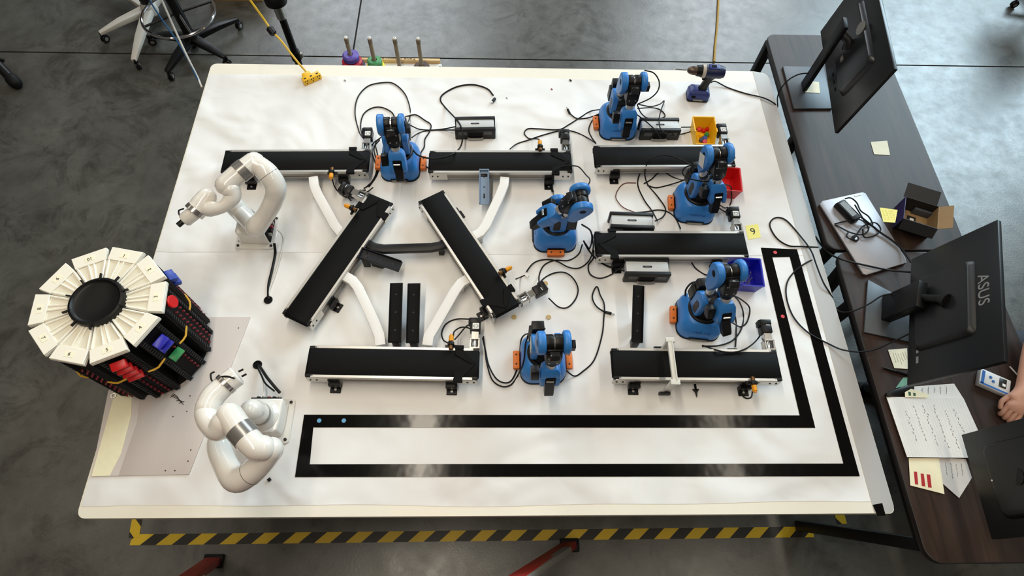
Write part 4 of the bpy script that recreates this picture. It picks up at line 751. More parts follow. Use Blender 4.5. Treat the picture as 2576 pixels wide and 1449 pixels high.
# ---------------------------------------------------------------- desks
m, nt, b = nodes_of('dark_walnut', 0.45); tc = nt.nodes.new('ShaderNodeTexCoord'); mp = nt.nodes.new('ShaderNodeMapping'); mp.inputs['Scale'].default_value = (14, 1.2, 14); nt.links.new(tc.outputs['Object'], mp.inputs[0])
n1 = nt.nodes.new('ShaderNodeTexNoise'); n1.inputs['Scale'].default_value = 2.2; n1.inputs['Detail'].default_value = 8; n1.inputs['Distortion'].default_value = 0.6; nt.links.new(mp.outputs[0], n1.inputs['Vector'])
r1 = ramp(n1.outputs['Fac'], [(0.3, lin((32, 20, 15))), (0.7, lin((60, 43, 35)))]); nt.links.new(r1.outputs[0], b.inputs['Base Color']); WAL = m; b.inputs['Specular IOR Level'].default_value = 0.32
EDGE = mat('desk_edge', (30, 24, 24), .45); DK = 0.002
def desk(label, x0, x1, y0, y1, corners, legs):
    c = ((x0 + x1) / 2, (y0 + y1) / 2, 0); t = thing('desk', label, 'desk', c, 0, 'dark wood desks'); w2, d2 = (x1 - x0) / 2, (y1 - y0) / 2
    G().loft([rr(w2, d2, corners, HT + DK - .03), rr(w2, d2, corners, HT + DK - .0005)]).build('edge_band', EDGE, t, .003); G().loft([rr(w2 - .004, d2 - .004, corners, HT + DK - .002), rr(w2 - .004, d2 - .004, corners, HT + DK)]).build('desktop', WAL, t)
    for (a, bq) in legs: G().tube([(a[0] - c[0], a[1] - c[1], HT - .03), (bq[0] - c[0], bq[1] - c[1], .0)], .032, 4).build('leg', FRM, t, .003)
    G().box((-w2 + .04, 0, HT - .055), (.03, 2 * d2 - .12, .05)).build('frame_beam', FRM, t); G().box((w2 - .06, 0, HT - .055), (.03, 2 * d2 - .12, .05)).build('frame_beam', FRM, t)
    return t
f1 = PF(1888, 190, 0); f2 = PF(2010, 1322, 0)
desk('dark wooden desk at the far right carrying the far monitor', 3.038, 3.695, 1.145, 2.572, .05, [((3.07, 2.54), (3.07, 2.56)), ((3.66, 2.54), (3.66, 2.56)), ((3.07, 1.85), (3.05, 1.85)), ((3.08, 1.18), (3.08, 1.18)), ((3.66, 1.18), (3.66, 1.18))])
desk('dark wooden desk at the near right carrying the large monitor and papers', 3.068, 3.76, -.172, 1.137, .06, [((3.12, -.11), (f2.x, f2.y)), ((3.7, -.11), (3.72, -.02)), ((3.12, 1.08), (3.12, 1.0)), ((3.7, 1.08), (3.7, 1.0)), ((3.12, .9), (3.11, .9))])
D0 = DK                                       # desk top above the table plane
# ---------------------------------------------------------------- monitors
SCR = mat('monitor_black', (20, 21, 22), .38); SCRB = mat('monitor_back', (26, 28, 30), .3); PANEL = mat('screen_glass', (10, 11, 13), .15)
def monitor(label, B1, B2, z1, H, lean, base_poly, post, m_back, bulge, chin=0.0):
    """B1 far lower corner, B2 near lower corner (world xy), back faces the work table"""
    B1, B2 = Vector((B1[0], B1[1], HT + z1)), Vector((B2[0], B2[1], HT + z1)); y = (B1 - B2); W = y.length; y.normalize(); up = Vector((lean[0], lean[1], math.sqrt(max(.01, H * H - lean[0] ** 2 - lean[1] ** 2)))).normalized(); up = (up - y * up.dot(y)).normalized(); x = y.cross(up)
    c = Vector(post[0]); t = thing('monitor', label, 'monitor', (c.x, c.y, HT + D0), 0, 'computer monitors'); M = frame((B1 + B2) / 2 - t.location, y, up, x)   # local x along width, y up, z toward the user (+x side)
    G().box((0, H / 2, 0), (W, H, .018)).build('panel', m_back, t, .003, M=M); G().box((0, H / 2, .0095), (W - .016, H - .02, .001)).build('screen', PANEL, t, M=M)
    hb = G(); hb.loft([[(p[0], p[1], -.008) for p in rr(W * bulge[0], H * bulge[1], .03, 0, 4, 0, H * bulge[2])], [(p[0], p[1], -.03) for p in rr(W * bulge[0] * .93, H * bulge[1] * .88, .03, 0, 4, 0, H * bulge[2])]]); hb.build('rear_housing', m_back, t, .004, M=M)
    g = G(); q = [Vector((p[0], p[1], 0)) - Vector((t.location.x, t.location.y, 0)) for p in base_poly]; g.loft([[(p.x, p.y, .001) for p in q], [(p.x, p.y, .012) for p in q]]); g.build('stand_base', mat('stand_metal', (74, 79, 84), .42, .4), t, .003)
    a, bq, w_, d__ = Vector(post[1]) - t.location, Vector(post[2]) - t.location, post[3], post[4]
    v = (bq - a).normalized(); sx = y - v * y.dot(v); sx.normalize(); sy = v.cross(sx); G().loft([[tuple(p + sx * i * w_ + sy * j * d__) for i, j in ((-1, -1), (1, -1), (1, 1), (-1, 1))] for p in (a, (a + bq) / 2, bq)]).build('stand_post', BLK, t, .004)
    ctr = M @ Vector((0, H * .5, -.03)); G().tube([bq - v * .06, ctr + (bq - ctr) * .3, ctr], [.02, .018, .03], 12).build('mount_arm', BLK, t)
    return t, M, W
base = [P(*q, D0) for q in ((1967, 170), (2070, 172), (2092, 277), (1995, 277))]
mt, M, W = monitor('black monitor seen from behind on the far desk', (3.265, 2.44), (3.16, 1.725), .13, .41, (.045, -.02), base, (P(2022, 215, D0), P(2020, 222, D0), P(2128, 56, .44), .035, .011), SCRB, (.30, .30, .5))
G().lathe([(.032, 0), (.032, .002)], 28).build('logo_badge', ALUD, mt, M=M @ T3(0.02, .3, -.033)); G().box((-.02, .15, -.031), (.03, .02, .002)).build('vent_label', ALUD, mt, M=M)
for k in range(3): G().box((-.05 - k * .05, .075, -.031), (.022, .009, .003)).build('port', BLKM, mt, M=M)
base = [P(*q, D0) for q in ((2180, 706), (2300, 770), (2310, 868), (2170, 838))]
ASB = mat('asus_back', (15, 16, 18), .42)
mt, M, W = monitor('large black monitor with a silver maker logo, seen from behind on the near desk', (3.335, 1.035), (3.135, .46), .10, .38, (.095, -.045), base, (P(2225, 775, D0), P(2225, 780, D0), P(2320, 740, .22), .06, .02), ASB, (.28, .34, .42))
text('ASUS', .06, M @ T3(.012, .315, -.0096) @ RY(math.pi), mat('logo_silver', (150, 150, 150), .35, .4), mt, 'logo_lettering', .0006)
for k in range(2): G().box((-.16 - k * .045, .045, -.0100), (.03, .010, .0015)).build('rating_sticker', mat('sticker_grey', (128, 128, 128), .5), mt, M=M)
base = [(3.44, .15, 0), (3.58, .17, 0), (3.59, -.0, 0), (3.45, -.02, 0)]
mt, M, W = monitor('black monitor cut off by the lower right picture edge', (3.285, .268), (3.262, -.10), .10, .36, (.06, -.01), base, (Vector((3.48, .07, HT)), Vector((3.48, .07, HT + D0)), Vector((3.345, .075, HT + .28)), .03, .012), SCR, (.35, .3, .5))
G().lathe([(.003, 0), (.003, .001)], 10).build('power_light', LABEL, mt, M=M @ T3(.0, .09, -.0335))
# ---------------------------------------------------------------- things on the desks
LZ = D0 + .018
g = G(); q = poly_px(((2063, 512), (2070, 505), (2170, 483), (2178, 486), (2278, 648), (2282, 660), (2180, 691), (2172, 688)), LZ); c = Vector((3.23, 1.25, HT + D0)); t = thing('laptop', 'closed silver laptop under a heap of cables on the far desk', 'laptop', c)
g.loft([[(p[0] - c.x, p[1] - c.y, .010) for p in q], [(p[0] - c.x, p[1] - c.y, .017) for p in q]]); g.build('lid', mat('laptop_silver', (160, 158, 162), .4, .4), t, .001)
g = G(); g.loft([[(p[0] - c.x, p[1] - c.y, .001) for p in q], [(p[0] - c.x, p[1] - c.y, .0095) for p in q]]); g.build('keyboard_base', mat('laptop_dark', (70, 70, 72), .4, .4), t, .001)
q = P(2158, 491, LZ) - c; G().box((0, 0, 0), (.035, .006, .0008)).build('lid_logo', LABEL, t, M=T3(q) @ RZ(.27))
# power brick and cables heaped on the laptop
a, bq = P(2112, 505, LZ + .025), P(2158, 552, LZ + .025); d = bq - a; t = thing('power_brick', 'black power brick with a grey label on the laptop', 'power adapter', ((a.x + bq.x) / 2, (a.y + bq.y) / 2, HT + LZ), math.atan2(d.y, d.x)); L = d.length
G().loft([rr(L / 2, .026, .008, 0), rr(L / 2, .027, .009, .015), rr(L / 2 - .004, .022, .008, .03)]).build('casing', BLK, t, .001); G().box((-.005, 0, .0303), (L * .7, .03, .0008)).build('rating_label', mat('label_grey', (120, 122, 122), .4), t)
for lab, px in (('black cable wound over the power brick on the laptop', ((2125, 500, .05), (2140, 498, .06), (2155, 510, .05), (2165, 530, .05), (2185, 545, .04), (2195, 565, .03), (2180, 562, .03), (2165, 540, .05), (2150, 515, .06))),
        ('black cable knotted below the power brick', ((2100, 563, .024), (2130, 556, .03), (2165, 553, .05), (2185, 575, .04), (2170, 590, .03), (2140, 585, .03), (2110, 570, .024), (2100, 565, .024))),
        ('black cable curling at the lower end of the heap on the laptop', ((2135, 582, .03), (2130, 595, .03), (2145, 602, .03), (2155, 590, .035), (2170, 570, .04), (2200, 560, .03), (2215, 575, .03), (2205, 590, .03), (2175, 597, .03), (2170, 575, .04))),
        ('thick black lead running from the heap to the large monitor', ((2165, 545, .05), (2190, 565, .04), (2215, 585, .03), (2245, 605, .03), (2270, 628, .03), (2292, 660, .05)))):
    cable(lab, px, .0034 if 'thick' not in lab else .0045, group='cables heaped on the laptop')
t = thing('cable_reel', 'small black round cable end on the laptop', 'cable end', P(2150, 601, LZ)); G().torus(.012, .005, 20, 8, T3(0, 0, .005)).build('ring', BLK, t); G().cyl((0, 0, .002), (0, 0, .008), .008).build('hub', STEEL, t)
# opened carton
c = P(2290, 560, D0); t = thing('open_carton', 'opened black and purple carton with brown inside on the far desk', 'box', (c.x, c.y, HT + D0), math.radians(-22)); KR = mat('kraft_inside', (150, 122, 84), .7); PUR = mat('purple_print', (46, 38, 92), .5); BKC = mat('black_card', (22, 22, 24), .5)
w2, d2, h = .075, .066, .085
G().box((0, 0, .0015), (2 * w2, 2 * d2, .003)).build('bottom_panel', KR, t); G().box((-w2, 0, h / 2), (.003, 2 * d2, h)).build('purple_side', PUR, t); G().box((w2, 0, h / 2), (.003, 2 * d2, h)).build('side_panel', KR, t)
G().box((0, d2, h / 2), (2 * w2, .003, h)).build('rear_panel', BKC, t); G().box((0, -d2, h / 2), (2 * w2, .003, h)).build('front_panel', BKC, t)
G().box((0, 0, 0), (.06, 2 * d2, .002)).build('flap', KR, t, M=T3(w2 + .022, 0, h + .014) @ RY(-.7)); G().box((0, 0, 0), (2 * w2, .07, .002)).build('flap', BKC, t, M=T3(-.01, d2 + .03, h + .012) @ RX(.4)); G().box((0, 0, 0), (2 * w2, .05, .002)).build('flap', BKC, t, M=T3(0, -d2 - .018, h - .018) @ RX(.9))
G().box((0, 0, 0), (.04, .05, .001)).build('product_label', BKC, t, M=T3(.0, .01, .0045)); G().box((-.012, -d2 - .002, .03), (.02, .001, .008)).build('brand_mark', ALUD, t); G().box((0, 0, 0), (.018, .022, .001)).build('printed_square', LABEL, t, M=T3(.002, .012, .0056))
G().box((w2 * .6, .075, .02), (.1, .045, .04)).build('inner_tray', mat('grey_foam', (70, 74, 80), .6), t, .003)
# notes and papers
note('blank pale sticky note on the bare part of the far desk', ((2190, 357), (2232, 354), (2239, 390), (2199, 388)), NOTEW, D0 + .002)
note('pale sticky note on the metal foot of the far monitor', ((2028, 203), (2060, 206), (2063, 234), (2026, 232)), NOTEW, D0 + .014)
o = note('yellow sticky note stuck to the opened carton', ((2213, 522), (2258, 528), (2252, 560), (2222, 558)), NOTE, .09)
g = G(); random.seed(3)
for j in range(5):
    y = .022 - j * .011
    for k in range(4): x = -.028 + k * .014 + random.uniform(-.002, .002); g.box((x, y, .0009), (random.uniform(.004, .010), .0012, .0003))
g.build('handwriting', mat('pencil', (120, 112, 70), .8), o)
def sheet(name, label, px, z, m, cat='paper', lines=0, seed=1, ang=0.0, rows=6, margin=None):
    g = G(); top = [Vector(p) for p in poly_px(px, z)]; c = sum(top, Vector()) / len(top); c.z -= .0008; g.loft([[tuple(p - c - Vector((0, 0, .0006))) for p in top], [tuple(p - c) for p in top]]); o = g.build(name, m); o.location = c; tag(o, label, cat, 'papers on the near desk')
    if lines:
        random.seed(seed); g = G(); e1 = (top[1] - top[0]); e2 = (top[-1] - top[0])
        for r_ in range(rows):
            u = .12 + .76 * (r_ + .5) / rows; v = random.uniform(.12, .25)
            while v < random.uniform(.6, .9):
                ln = random.uniform(.015, .05); p0 = top[0] + e1 * (u + random.uniform(-.01, .01)) + e2 * v - c; p1 = p0 + e2 * ln * .9 + e1 * random.uniform(-.012, .012); pm = (p0 + p1) / 2 + e1 * random.uniform(-.012, .012)
                zz = Vector((0, 0, .0004)); g.tube([p0 + zz, pm + zz, p1 + zz], .0007, 4); v += ln + random.uniform(.005, .03)
        g.build('handwriting', INK, o)
        g = G()
        for r_ in range(24):
            u = .04 + .92 * r_ / 23; p0 = top[0] + e1 * u - c; g.tube([p0 + e2 * .01, p0 + e2 * .99], .00025, 3)
        g.build('ruled_lines', mat('ruling', (190, 196, 206), .8), o)
    return o
WP = mat('white_paper', (232, 230, 226), .7); CP = mat('cream_paper', (242, 234, 200), .7)
sheet('paper_sheet', 'loose white sheet with pencil notes behind the open notebook', ((2300, 972), (2400, 965), (2424, 1003), (2300, 1003)), D0 + .003, WP, lines=1, seed=5, rows=5)
sheet('notebook', 'open notebook page covered in handwriting on the near desk', ((2230, 998), (2424, 1002), (2492, 1152), (2282, 1150)), D0 + .012, WP, 'notebook', lines=1, seed=2, rows=6)
g = G(); top = poly_px(((2232, 1000), (2422, 1004), (2488, 1150), (2284, 1148)), D0 + .010); g.loft([[(p[0], p[1], HT + D0 + .004) for p in top], [(p[0], p[1], p[2]) for p in top]]); solo('page_stack', g, mat('page_edges', (206, 200, 192), .8), 'stack of pages under the open handwritten notebook page', 'paper stack')
cs = sheet('card', 'cream card with three red bars below the notebook', ((2286, 1152), (2362, 1152), (2376, 1243), (2290, 1221)), D0 + .004, CP, 'card')
g = G(); cz = D0 + .0045
for px in (((2299, 1186), (2307, 1187), (2310, 1219), (2302, 1218)), ((2316, 1191), (2324, 1192), (2328, 1224), (2319, 1222)), ((2331, 1193), (2340, 1194), (2344, 1227), (2335, 1226))):
    gg = G(); top = poly_px(px, cz); gg.loft([[tuple(Vector(p) - cs.location - Vector((0, 0, .0003))) for p in top], [tuple(Vector(p) - cs.location) for p in top]]); gg.build('red_bar', mat('red_ink', (176, 26, 36), .6), cs)
cs = sheet('card', 'cream card with two green bars peeking out behind the notebook', ((2276, 973), (2340, 993), (2330, 1000), (2277, 999)), D0 + .0155, CP, 'card')
for px in (((2285, 985), (2291, 986), (2292, 995), (2286, 995)), ((2297, 988), (2303, 989), (2304, 996), (2298, 996))):
    gg = G(); top = poly_px(px, D0 + .016); gg.loft([[tuple(Vector(p) - cs.location - Vector((0, 0, .0003))) for p in top], [tuple(Vector(p) - cs.location) for p in top]]); gg.build('green_bar', mat('green_ink', (40, 84, 52), .6), cs)
sheet('paper_sheet', 'grey-white pencilled sheet corner sticking out below the notebook', ((2362, 1150), (2430, 1155), (2445, 1202), (2413, 1253), (2371, 1216)), D0 + .003, mat('grey_paper', (206, 200, 194), .7), lines=1, seed=9, rows=4)
sheet('note_list', 'yellow ruled list half hidden under the large monitor', ((2234, 880), (2282, 876), (2284, 928), (2250, 926)), D0 + .003, NOTEW, 'note', lines=1, seed=11, rows=6)
sheet('teal_pad', 'teal slip beside the pen on the near desk', ((2253, 976), (2272, 950), (2290, 948), (2286, 970)), D0 + .003, mat('teal_paper', (110, 160, 140), .6), 'note')
g = G(); top = poly_px(((2230, 988), (2290, 965), (2300, 975), (2262, 996), (2232, 999)), D0 + .016); g.loft([[(p[0], p[1], HT + D0 + .002) for p in top], [(p[0], p[1], p[2]) for p in top]]); solo('pencil_case', g, BLK, 'flat black case behind the open notebook', 'case', bevel=.003)
A, Bv = P(2218, 924, D0 + .006), P(2290, 945, D0 + .006); t = thing('pen', 'black pen lying beside the yellow list', 'pen', (A + Bv) / 2 - Vector((0, 0, .005))); v = Bv - A; A = A - t.location; G().tube([A, A + v * .12, A + v * .9], [.0012, .0048, .0048], 10).build('barrel', BLK, t); G().tube([A + v * .5, A + v * .95], .0055, 10).build('cap', BLKM, t)
# white and blue meter
c = P(2492, 966, D0); t = thing('test_meter', 'white and blue handheld test box with a dark display beside the large monitor', 'meter', (c.x, c.y, HT + D0), math.radians(-28)); G().box((0, 0, .013), (.12, .075, .026)).build('casing', mat('pale_casing', (222, 222, 220), .4), t, .004); 
G().box((0, -.03, .0262), (.115, .008, .001)).build('blue_trim', mat('trim_blue', (44, 104, 180), .4), t); G().box((-.048, 0, .0262), (.012, .06, .001)).build('blue_trim', MATS['trim_blue'], t); G().box((.028, .008, .027), (.028, .042, .003)).build('display', mat('display_dark', (40, 42, 44), .3), t, .001); G().box((.032, .0, .029), (.012, .012, .001)).build('switch', LABEL, t)
for k in (0, 1): G().lathe([(.006, .0262), (.006, .028)], 16).build('knob', MATS['trim_blue'], t, M=T3(-.02 + k * .012, .012 - k * .014, 0))
cable('thin white cable on the near desk behind the resting hand', ((2540, 922, D0 + .004), (2552, 935, D0 + .004), (2565, 948, D0 + .004), (2590, 960, D0 + .004)), .003, CABW)
# ---------------------------------------------------------------- floor furniture behind the table
def caster(parent, p, yaw=0.0):
    f = obj('caster', cached('cst', lambda: G().tube([(0, -.014, .028), (0, -.003, .028)], .028, 20).tube([(0, .003, .028), (0, .014, .028)], .028, 20).box((0, 0, .045), (.03, .008, .03)).cyl((.012, 0, .05), (.012, 0, .085), .007, n=10).mesh('caster', .002, 1)), BLK, parent, T3(p) @ RZ(yaw))
    for s in (1, -1): obj('hub_cap', cached('csh', lambda: G().cyl((0, 0, .028), (0, .001, .028), .014, n=14).mesh('hub_cap')), ALUD, f, T3(0, s * .0145, 0))
def stool(label, casters, hub, m_leg, m_col, col_r, ring=None, seat_z=.72, seat_r=.2, legw=.02, lean=(0, 0)):
    c = Vector((hub[0], hub[1], 0)); t = thing('swivel_stool', label, 'stool', c, 0, 'swivel stools behind the table')
    for q in casters:
        e = Vector((q[0], q[1], 0)) - c; d = Vector((e.x, e.y, 0)).normalized(); a = math.atan2(d.y, d.x); L = e.length; G().loft([[(0.0, -legw * 1.3, .13), (0, legw * 1.3, .13), (0, legw * 1.3, .085), (0, -legw * 1.3, .085)], [(L * .6, -legw, .115), (L * .6, legw, .115), (L * .6, legw, .08), (L * .6, -legw, .08)], [(L + .01, -legw * .6, .088), (L + .01, legw * .6, .088), (L + .01, legw * .6, .066), (L + .01, -legw * .6, .066)]]).build('base_leg', m_leg, t, .004, M=RZ(a)); caster(t, e, a + .5)
    G().lathe([(.05, .07), (.055, .09), (.05, .14), (.035, .16)], 24).build('hub', m_leg, t); G().cyl((0, 0, .14), (0, 0, .45), col_r).build('column', m_col, t); G().cyl((0, 0, .42), (0, 0, seat_z - .05), col_r * .6).build('gas_spring', m_col, t)
    G().lathe([(seat_r * .9, seat_z - .05), (seat_r, seat_z - .03), (seat_r, seat_z), (seat_r * .9, seat_z + .02)], 36).build('seat', BLK, t)
    if ring:
        G().torus(ring[0], .0095, 48, 10, T3(0, 0, ring[1])).build('foot_ring', CHROME, t)
        for k in range(4): a = k * math.pi / 2 + .6; G().cyl((0, 0, ring[1] + .01), (ring[0] * math.cos(a), ring[0] * math.sin(a), ring[1]), .008, n=10).build('ring_spoke', CHROME if k % 2 else BLK, t)
hub = (-.625, 3.235)
stool('black swivel stool with a chrome foot ring behind the far left table corner', [PF(605, 72), PF(435, 200), PF(575, 165), PF(490, 118), PF(388, 112)], hub, BLK, BLK, .034, ring=(.235, .30), seat_z=.82, legw=.027)
stool('white-legged swivel stool at the upper left behind the black one', [PF(270, 105), PF(352, 172), PF(470, -60), PF(390, -80), PF(260, -35)], (-.99, 3.53), mat('ivory_plastic', (206, 200, 190), .45), BLK, .035, None, .62, .22, .028)
# tripod stand
c = Vector((.27, 2.72, 0)); t = thing('light_stand', 'black tubular stand behind the far table edge near the yellow cord', 'stand', c); G().cyl((0, 0, .0), (0, 0, .75), .021, n=16).build('lower_pole', BLK, t); G().cyl((0, 0, .4), (0, 0, .46), .03, n=16).build('clamp_collar', BLK, t); G().box((.03, 0, .43), (.03, .02, .03)).build('clamp_knob', ALUD, t, .004); G().cyl((0, 0, .7), (0, 0, .78), .028, n=16).build('clamp_collar', STEEL, t); G().lathe([(.03, .78), (.06, .8), (.065, .86), (.05, .9)], 24).build('head', BLK, t)
for k in range(3): a = k * 2.094 + .5; G().tube([(0, 0, .34), (.3 * math.cos(a), .3 * math.sin(a), .012)], .012, 10).build('leg', BLK, t)
# giant peg puzzle on a wooden crate
c = Vector((.84, 2.735, 0)); t = thing('peg_toy', 'wooden peg stacking toy with four posts standing behind the table', 'peg toy', c); PINE = mat('pine', (222, 190, 140), .6, var=.12, vscale=12); DOW = mat('dowel', (168, 152, 128), .6); cw = .305; ch = .33
G().box((0, .075, ch / 2), (2 * cw, .02, ch)).build('back_board', PINE, t, .002); G().box((0, -.04, ch - .03), (2 * cw + .02, .2, .018)).build('top_board', mat('white_board', (226, 226, 224), .5), t, .002)
for s in (1, -1): G().box((s * (cw - .01), 0, ch / 2 - .02), (.02, .17, ch - .04)).build('side_board', PINE, t, .002); G().cyl((s * (cw - .0), .03, ch - .0215), (s * (cw - .0), .03, ch - .018), .006, n=10).build('bolt', INK, t)
text('Take responsibility', .04, T3(0, .0755, ch + .0005) @ RZ(math.pi) @ Matrix.Diagonal((1.0, .55, 1, 1)), mat('burnt_lettering', (74, 50, 30), .8), t, 'burnt_lettering')
for x in (-.235, -.095, .055, .195):
    G().cyl((x, -.01, ch - .02), (x, -.01, ch + .23), .0125, n=16).build('peg', DOW, t)
    p = G(); 
    for k in range(3): p.torus(.0125, .0016, 18, 6, T3(x, -.01, ch + .2 + k * .01))
    p.build('peg_grooves', mat('burnt_ring', (96, 84, 70), .7), t); G().lathe([(.0105, ch + .23), (.010, ch + .236), (.004, ch + .237), (.004, ch + .243)], 16, T3(x, -.01, 0)).build('peg_tip', LABEL, t)
def ringtoy(label, x, z, r, h, m):
    o = G().lathe([(.017, 0), (r * .8, 0), (r, h * .2), (r, h * .8), (r * .8, h), (.017, h), (.017, 0)], 32).build('stacking_ring', m); o.location = c + Vector((x, -.01, ch - .02 + z)); tag(o, label, 'ring', 'rings on the peg toy')
ringtoy('dark blue lowest ring on the leftmost peg', -.235, .0, .075, .04, mat('ring_navy', (40, 44, 84), .5)); ringtoy('red ring on the leftmost peg', -.235, .04, .062, .045, mat('ring_red', (182, 30, 50), .5)); ringtoy('purple top ring on the leftmost peg', -.235, .085, .05, .045, mat('ring_purple', (98, 80, 176), .5))
ringtoy('yellow ring on the second peg from the left', -.095, .0, .058, .045, mat('ring_yellow', (236, 220, 40), .5)); ringtoy('green top ring on the second peg from the left', -.095, .045, .046, .045, mat('ring_green', (70, 150, 92), .5)); ringtoy('dark brown ring on the rightmost peg', .195, .0, .05, .045, mat('ring_brown', (82, 64, 58), .6))
# cardboard box, other furniture feet
a, bq = PF(528, 2, 0), PF(662, 4, 0); o = G().box((0, .18, .125), ((bq - a).length, .36, .25)).build('cardboard_box', mat('cardboard', (176, 142, 98), .7), None, .003); o.location = ((a.x + bq.x) / 2, (a.y + bq.y) / 2, 0); tag(o, 'brown cardboard box just inside the top picture edge', 'box')
A, Bv = PF(-60, 105, .16), PF(38, 208, .04); t = thing('tubular_foot', 'black tubular furniture foot at the left picture edge', 'furniture foot', (Bv.x, Bv.y, 0)); l = t.location; G().tube([A - l, Bv - l], .032, 16, True).build('tube', BLK, t); G().tube([Bv - l + (A - Bv).normalized() * .03, Bv - l], .041, 16, True).build('end_cap', RUB, t); G().cyl((0, 0, 0), (0, 0, .02), .02).build('glide', RUB, t)
G().tube([PF(-20, 142, .2) - l, PF(8, 153, .19) - l], .012, 8).build('brace', BLK, t)
t = thing('office_chair', 'black office chair caster at the upper right picture edge', 'chair', (5.85, 3.85, 0))
for k in range(5): a = math.pi + k * 1.2566; G().tube([(0, 0, .12), (.27 * math.cos(a), .27 * math.sin(a), .085)], [.03, .018], 8).build('base_leg', BLK, t); caster(t, Vector((.27 * math.cos(a), .27 * math.sin(a), 0)), a)
G().cyl((0, 0, .1), (0, 0, .45), .03).build('column', BLK, t); G().box((0, 0, .48), (.45, .45, .07)).build('seat', BLK, t, .02); G().box((.22, 0, .8), (.06, .42, .5)).build('backrest', BLK, t, .02)
# ---------------------------------------------------------------- red step ladder (photographer's)
LRED = mat('ladder_red', (168, 44, 34), .5, var=.12); LGR = mat('ladder_grey', (150, 146, 138), .5); ap = Vector((.78, -.62, 2.3)); t = thing('step_ladder', 'red step ladder with its feet at the lower picture edge', 'ladder', (1.04, -.3, 0)); l = t.location
fl, fr_ = PF(540, 1412, 0), PF(1432, 1372, 0)
def rail(p0, p1, m, w, dd, nm='rail'):
    v = (p1 - p0).normalized(); sx = Vector((0, 1, 0)); sx = (sx - v * v.dot(sx)).normalized(); sy = v.cross(sx); G().loft([[tuple(p - l + sx * i * w + sy * j * dd) for i, j in ((-1, -1), (1, -1), (1, 1), (-1, 1))] for p in (p0, p1)]).build(nm, m, t, .003)
for off in (Vector((0, 0, 0)), Vector((0, -.55, 0))):
    for f0, dx in ((fl, -.12), (fr_, .12)):
        top = ap + Vector((dx, -.0, 0)) + off * .6; b0 = f0 + off + Vector((0, 0, .02)); rail(b0, top, LRED, .016, .034)
        G().box((f0.x + off.x - l.x, f0.y + off.y - l.y, .012), (.09, .06, .024)).build('rubber_foot', RUB, t, .006)
        if dx > 0: rail(b0 + Vector((-.03, -.03, .16)), top + Vector((-.03, -.03, 0)), LGR, .012, .02, 'inner_rail')
for k in range(1, 7):
    u = k / 7.5; a = fl.lerp(ap + Vector((-.12, 0, 0)), u); bq = (fl + Vector((0, -.55, 0))).lerp(ap + Vector((-.12, -.33, 0)), u); G().box(((a.x + bq.x) / 2 - l.x, (a.y + bq.y) / 2 - l.y, a.z), (.09, abs(a.y - bq.y), .025)).build('step', LGR, t, .003)
G().box((ap.x - l.x, ap.y - .16 - l.y, 2.31), (.36, .46, .04)).build('top_cap', LRED, t, .006)
# ---------------------------------------------------------------- person at the near desk (only a hand and a shoe tip are in view)
SKIN = mat('skin', (206, 156, 134), .55, var=.05, vscale=40)
HP = P(2545, 1045, D0 + .035); pr = thing('person', 'person seated at the near desk, bare forearm and loose fist resting on it', 'person', (4.22, .62, 0)); l = pr.location
def skin_mesh(name, verts, edges, m, parent, sub=2, root=0):
    me = bpy.data.meshes.new(name); me.from_pydata([tuple(v[:3]) for v in verts], edges, []); o = bpy.data.objects.new(name, me); COL.objects.link(o)
    sk = o.modifiers.new('skin', 'SKIN'); sk.use_smooth_shade = True; sb = o.modifiers.new('sub', 'SUBSURF'); sb.levels = sub; sb.render_levels = sub
    for i, v in enumerate(verts): d = me.skin_vertices[0].data[i]; d.radius = (v[3], v[4] if len(v) > 4 else v[3]); d.use_root = (i == root)
    dg = bpy.context.evaluated_depsgraph_get(); dg.update(); m2 = bpy.data.meshes.new_from_object(o.evaluated_get(dg)); bpy.data.objects.remove(o); m2.materials.clear(); m2.shade_smooth(); return obj(name, m2, m, parent)
W0 = P(2574, 985, D0 + .055) - l; El = Vector((3.80, .74, HT + .09)) - l; Sh = Vector((4.14, .84, 1.16)) - l
K = HP - l; K.z = HT + D0 + .032 - l.z
hd = (K - W0).normalized(); side = Vector((0, 0, 1)).cross(hd).normalized()
b_ = [(0, 0, .52, .15, .12), (0, 0, .75, .15, .11), (.02, 0, 1.0, .17, .12), (.0, 0, 1.18, .12, .09), (-.01, 0, 1.28, .055), (-.03, 0, 1.40, .085, .1), (-.03, 0, 1.5, .075, .09),
      (Sh.x, Sh.y - .06, Sh.z, .065), tuple(El) + (.046,), tuple(El.lerp(W0, .5)) + (.042,), tuple(W0) + (.029,), tuple(W0 + hd * .045) + (.036, .026), tuple(W0 + hd * .085) + (.036, .024),
      (Sh.x, -Sh.y + .0, Sh.z, .065), (-.18, -.3, .9, .046), (-.42, -.18, .84, .035), (-.50, -.14, .83, .034),
      (-.02, .1, .52, .1), (-.42, .14, .55, .075), (-.5, .10, .12, .05), (-.02, -.1, .52, .1), (-.42, -.16, .55, .075), (-.40, -.2, .12, .05)]
e_ = [(0, 1), (1, 2), (2, 3), (3, 4), (4, 5), (5, 6), (3, 7), (7, 8), (8, 9), (9, 10), (10, 11), (11, 12), (3, 13), (13, 14), (14, 15), (15, 16), (0, 17), (17, 18), (18, 19), (0, 20), (20, 21), (21, 22)]
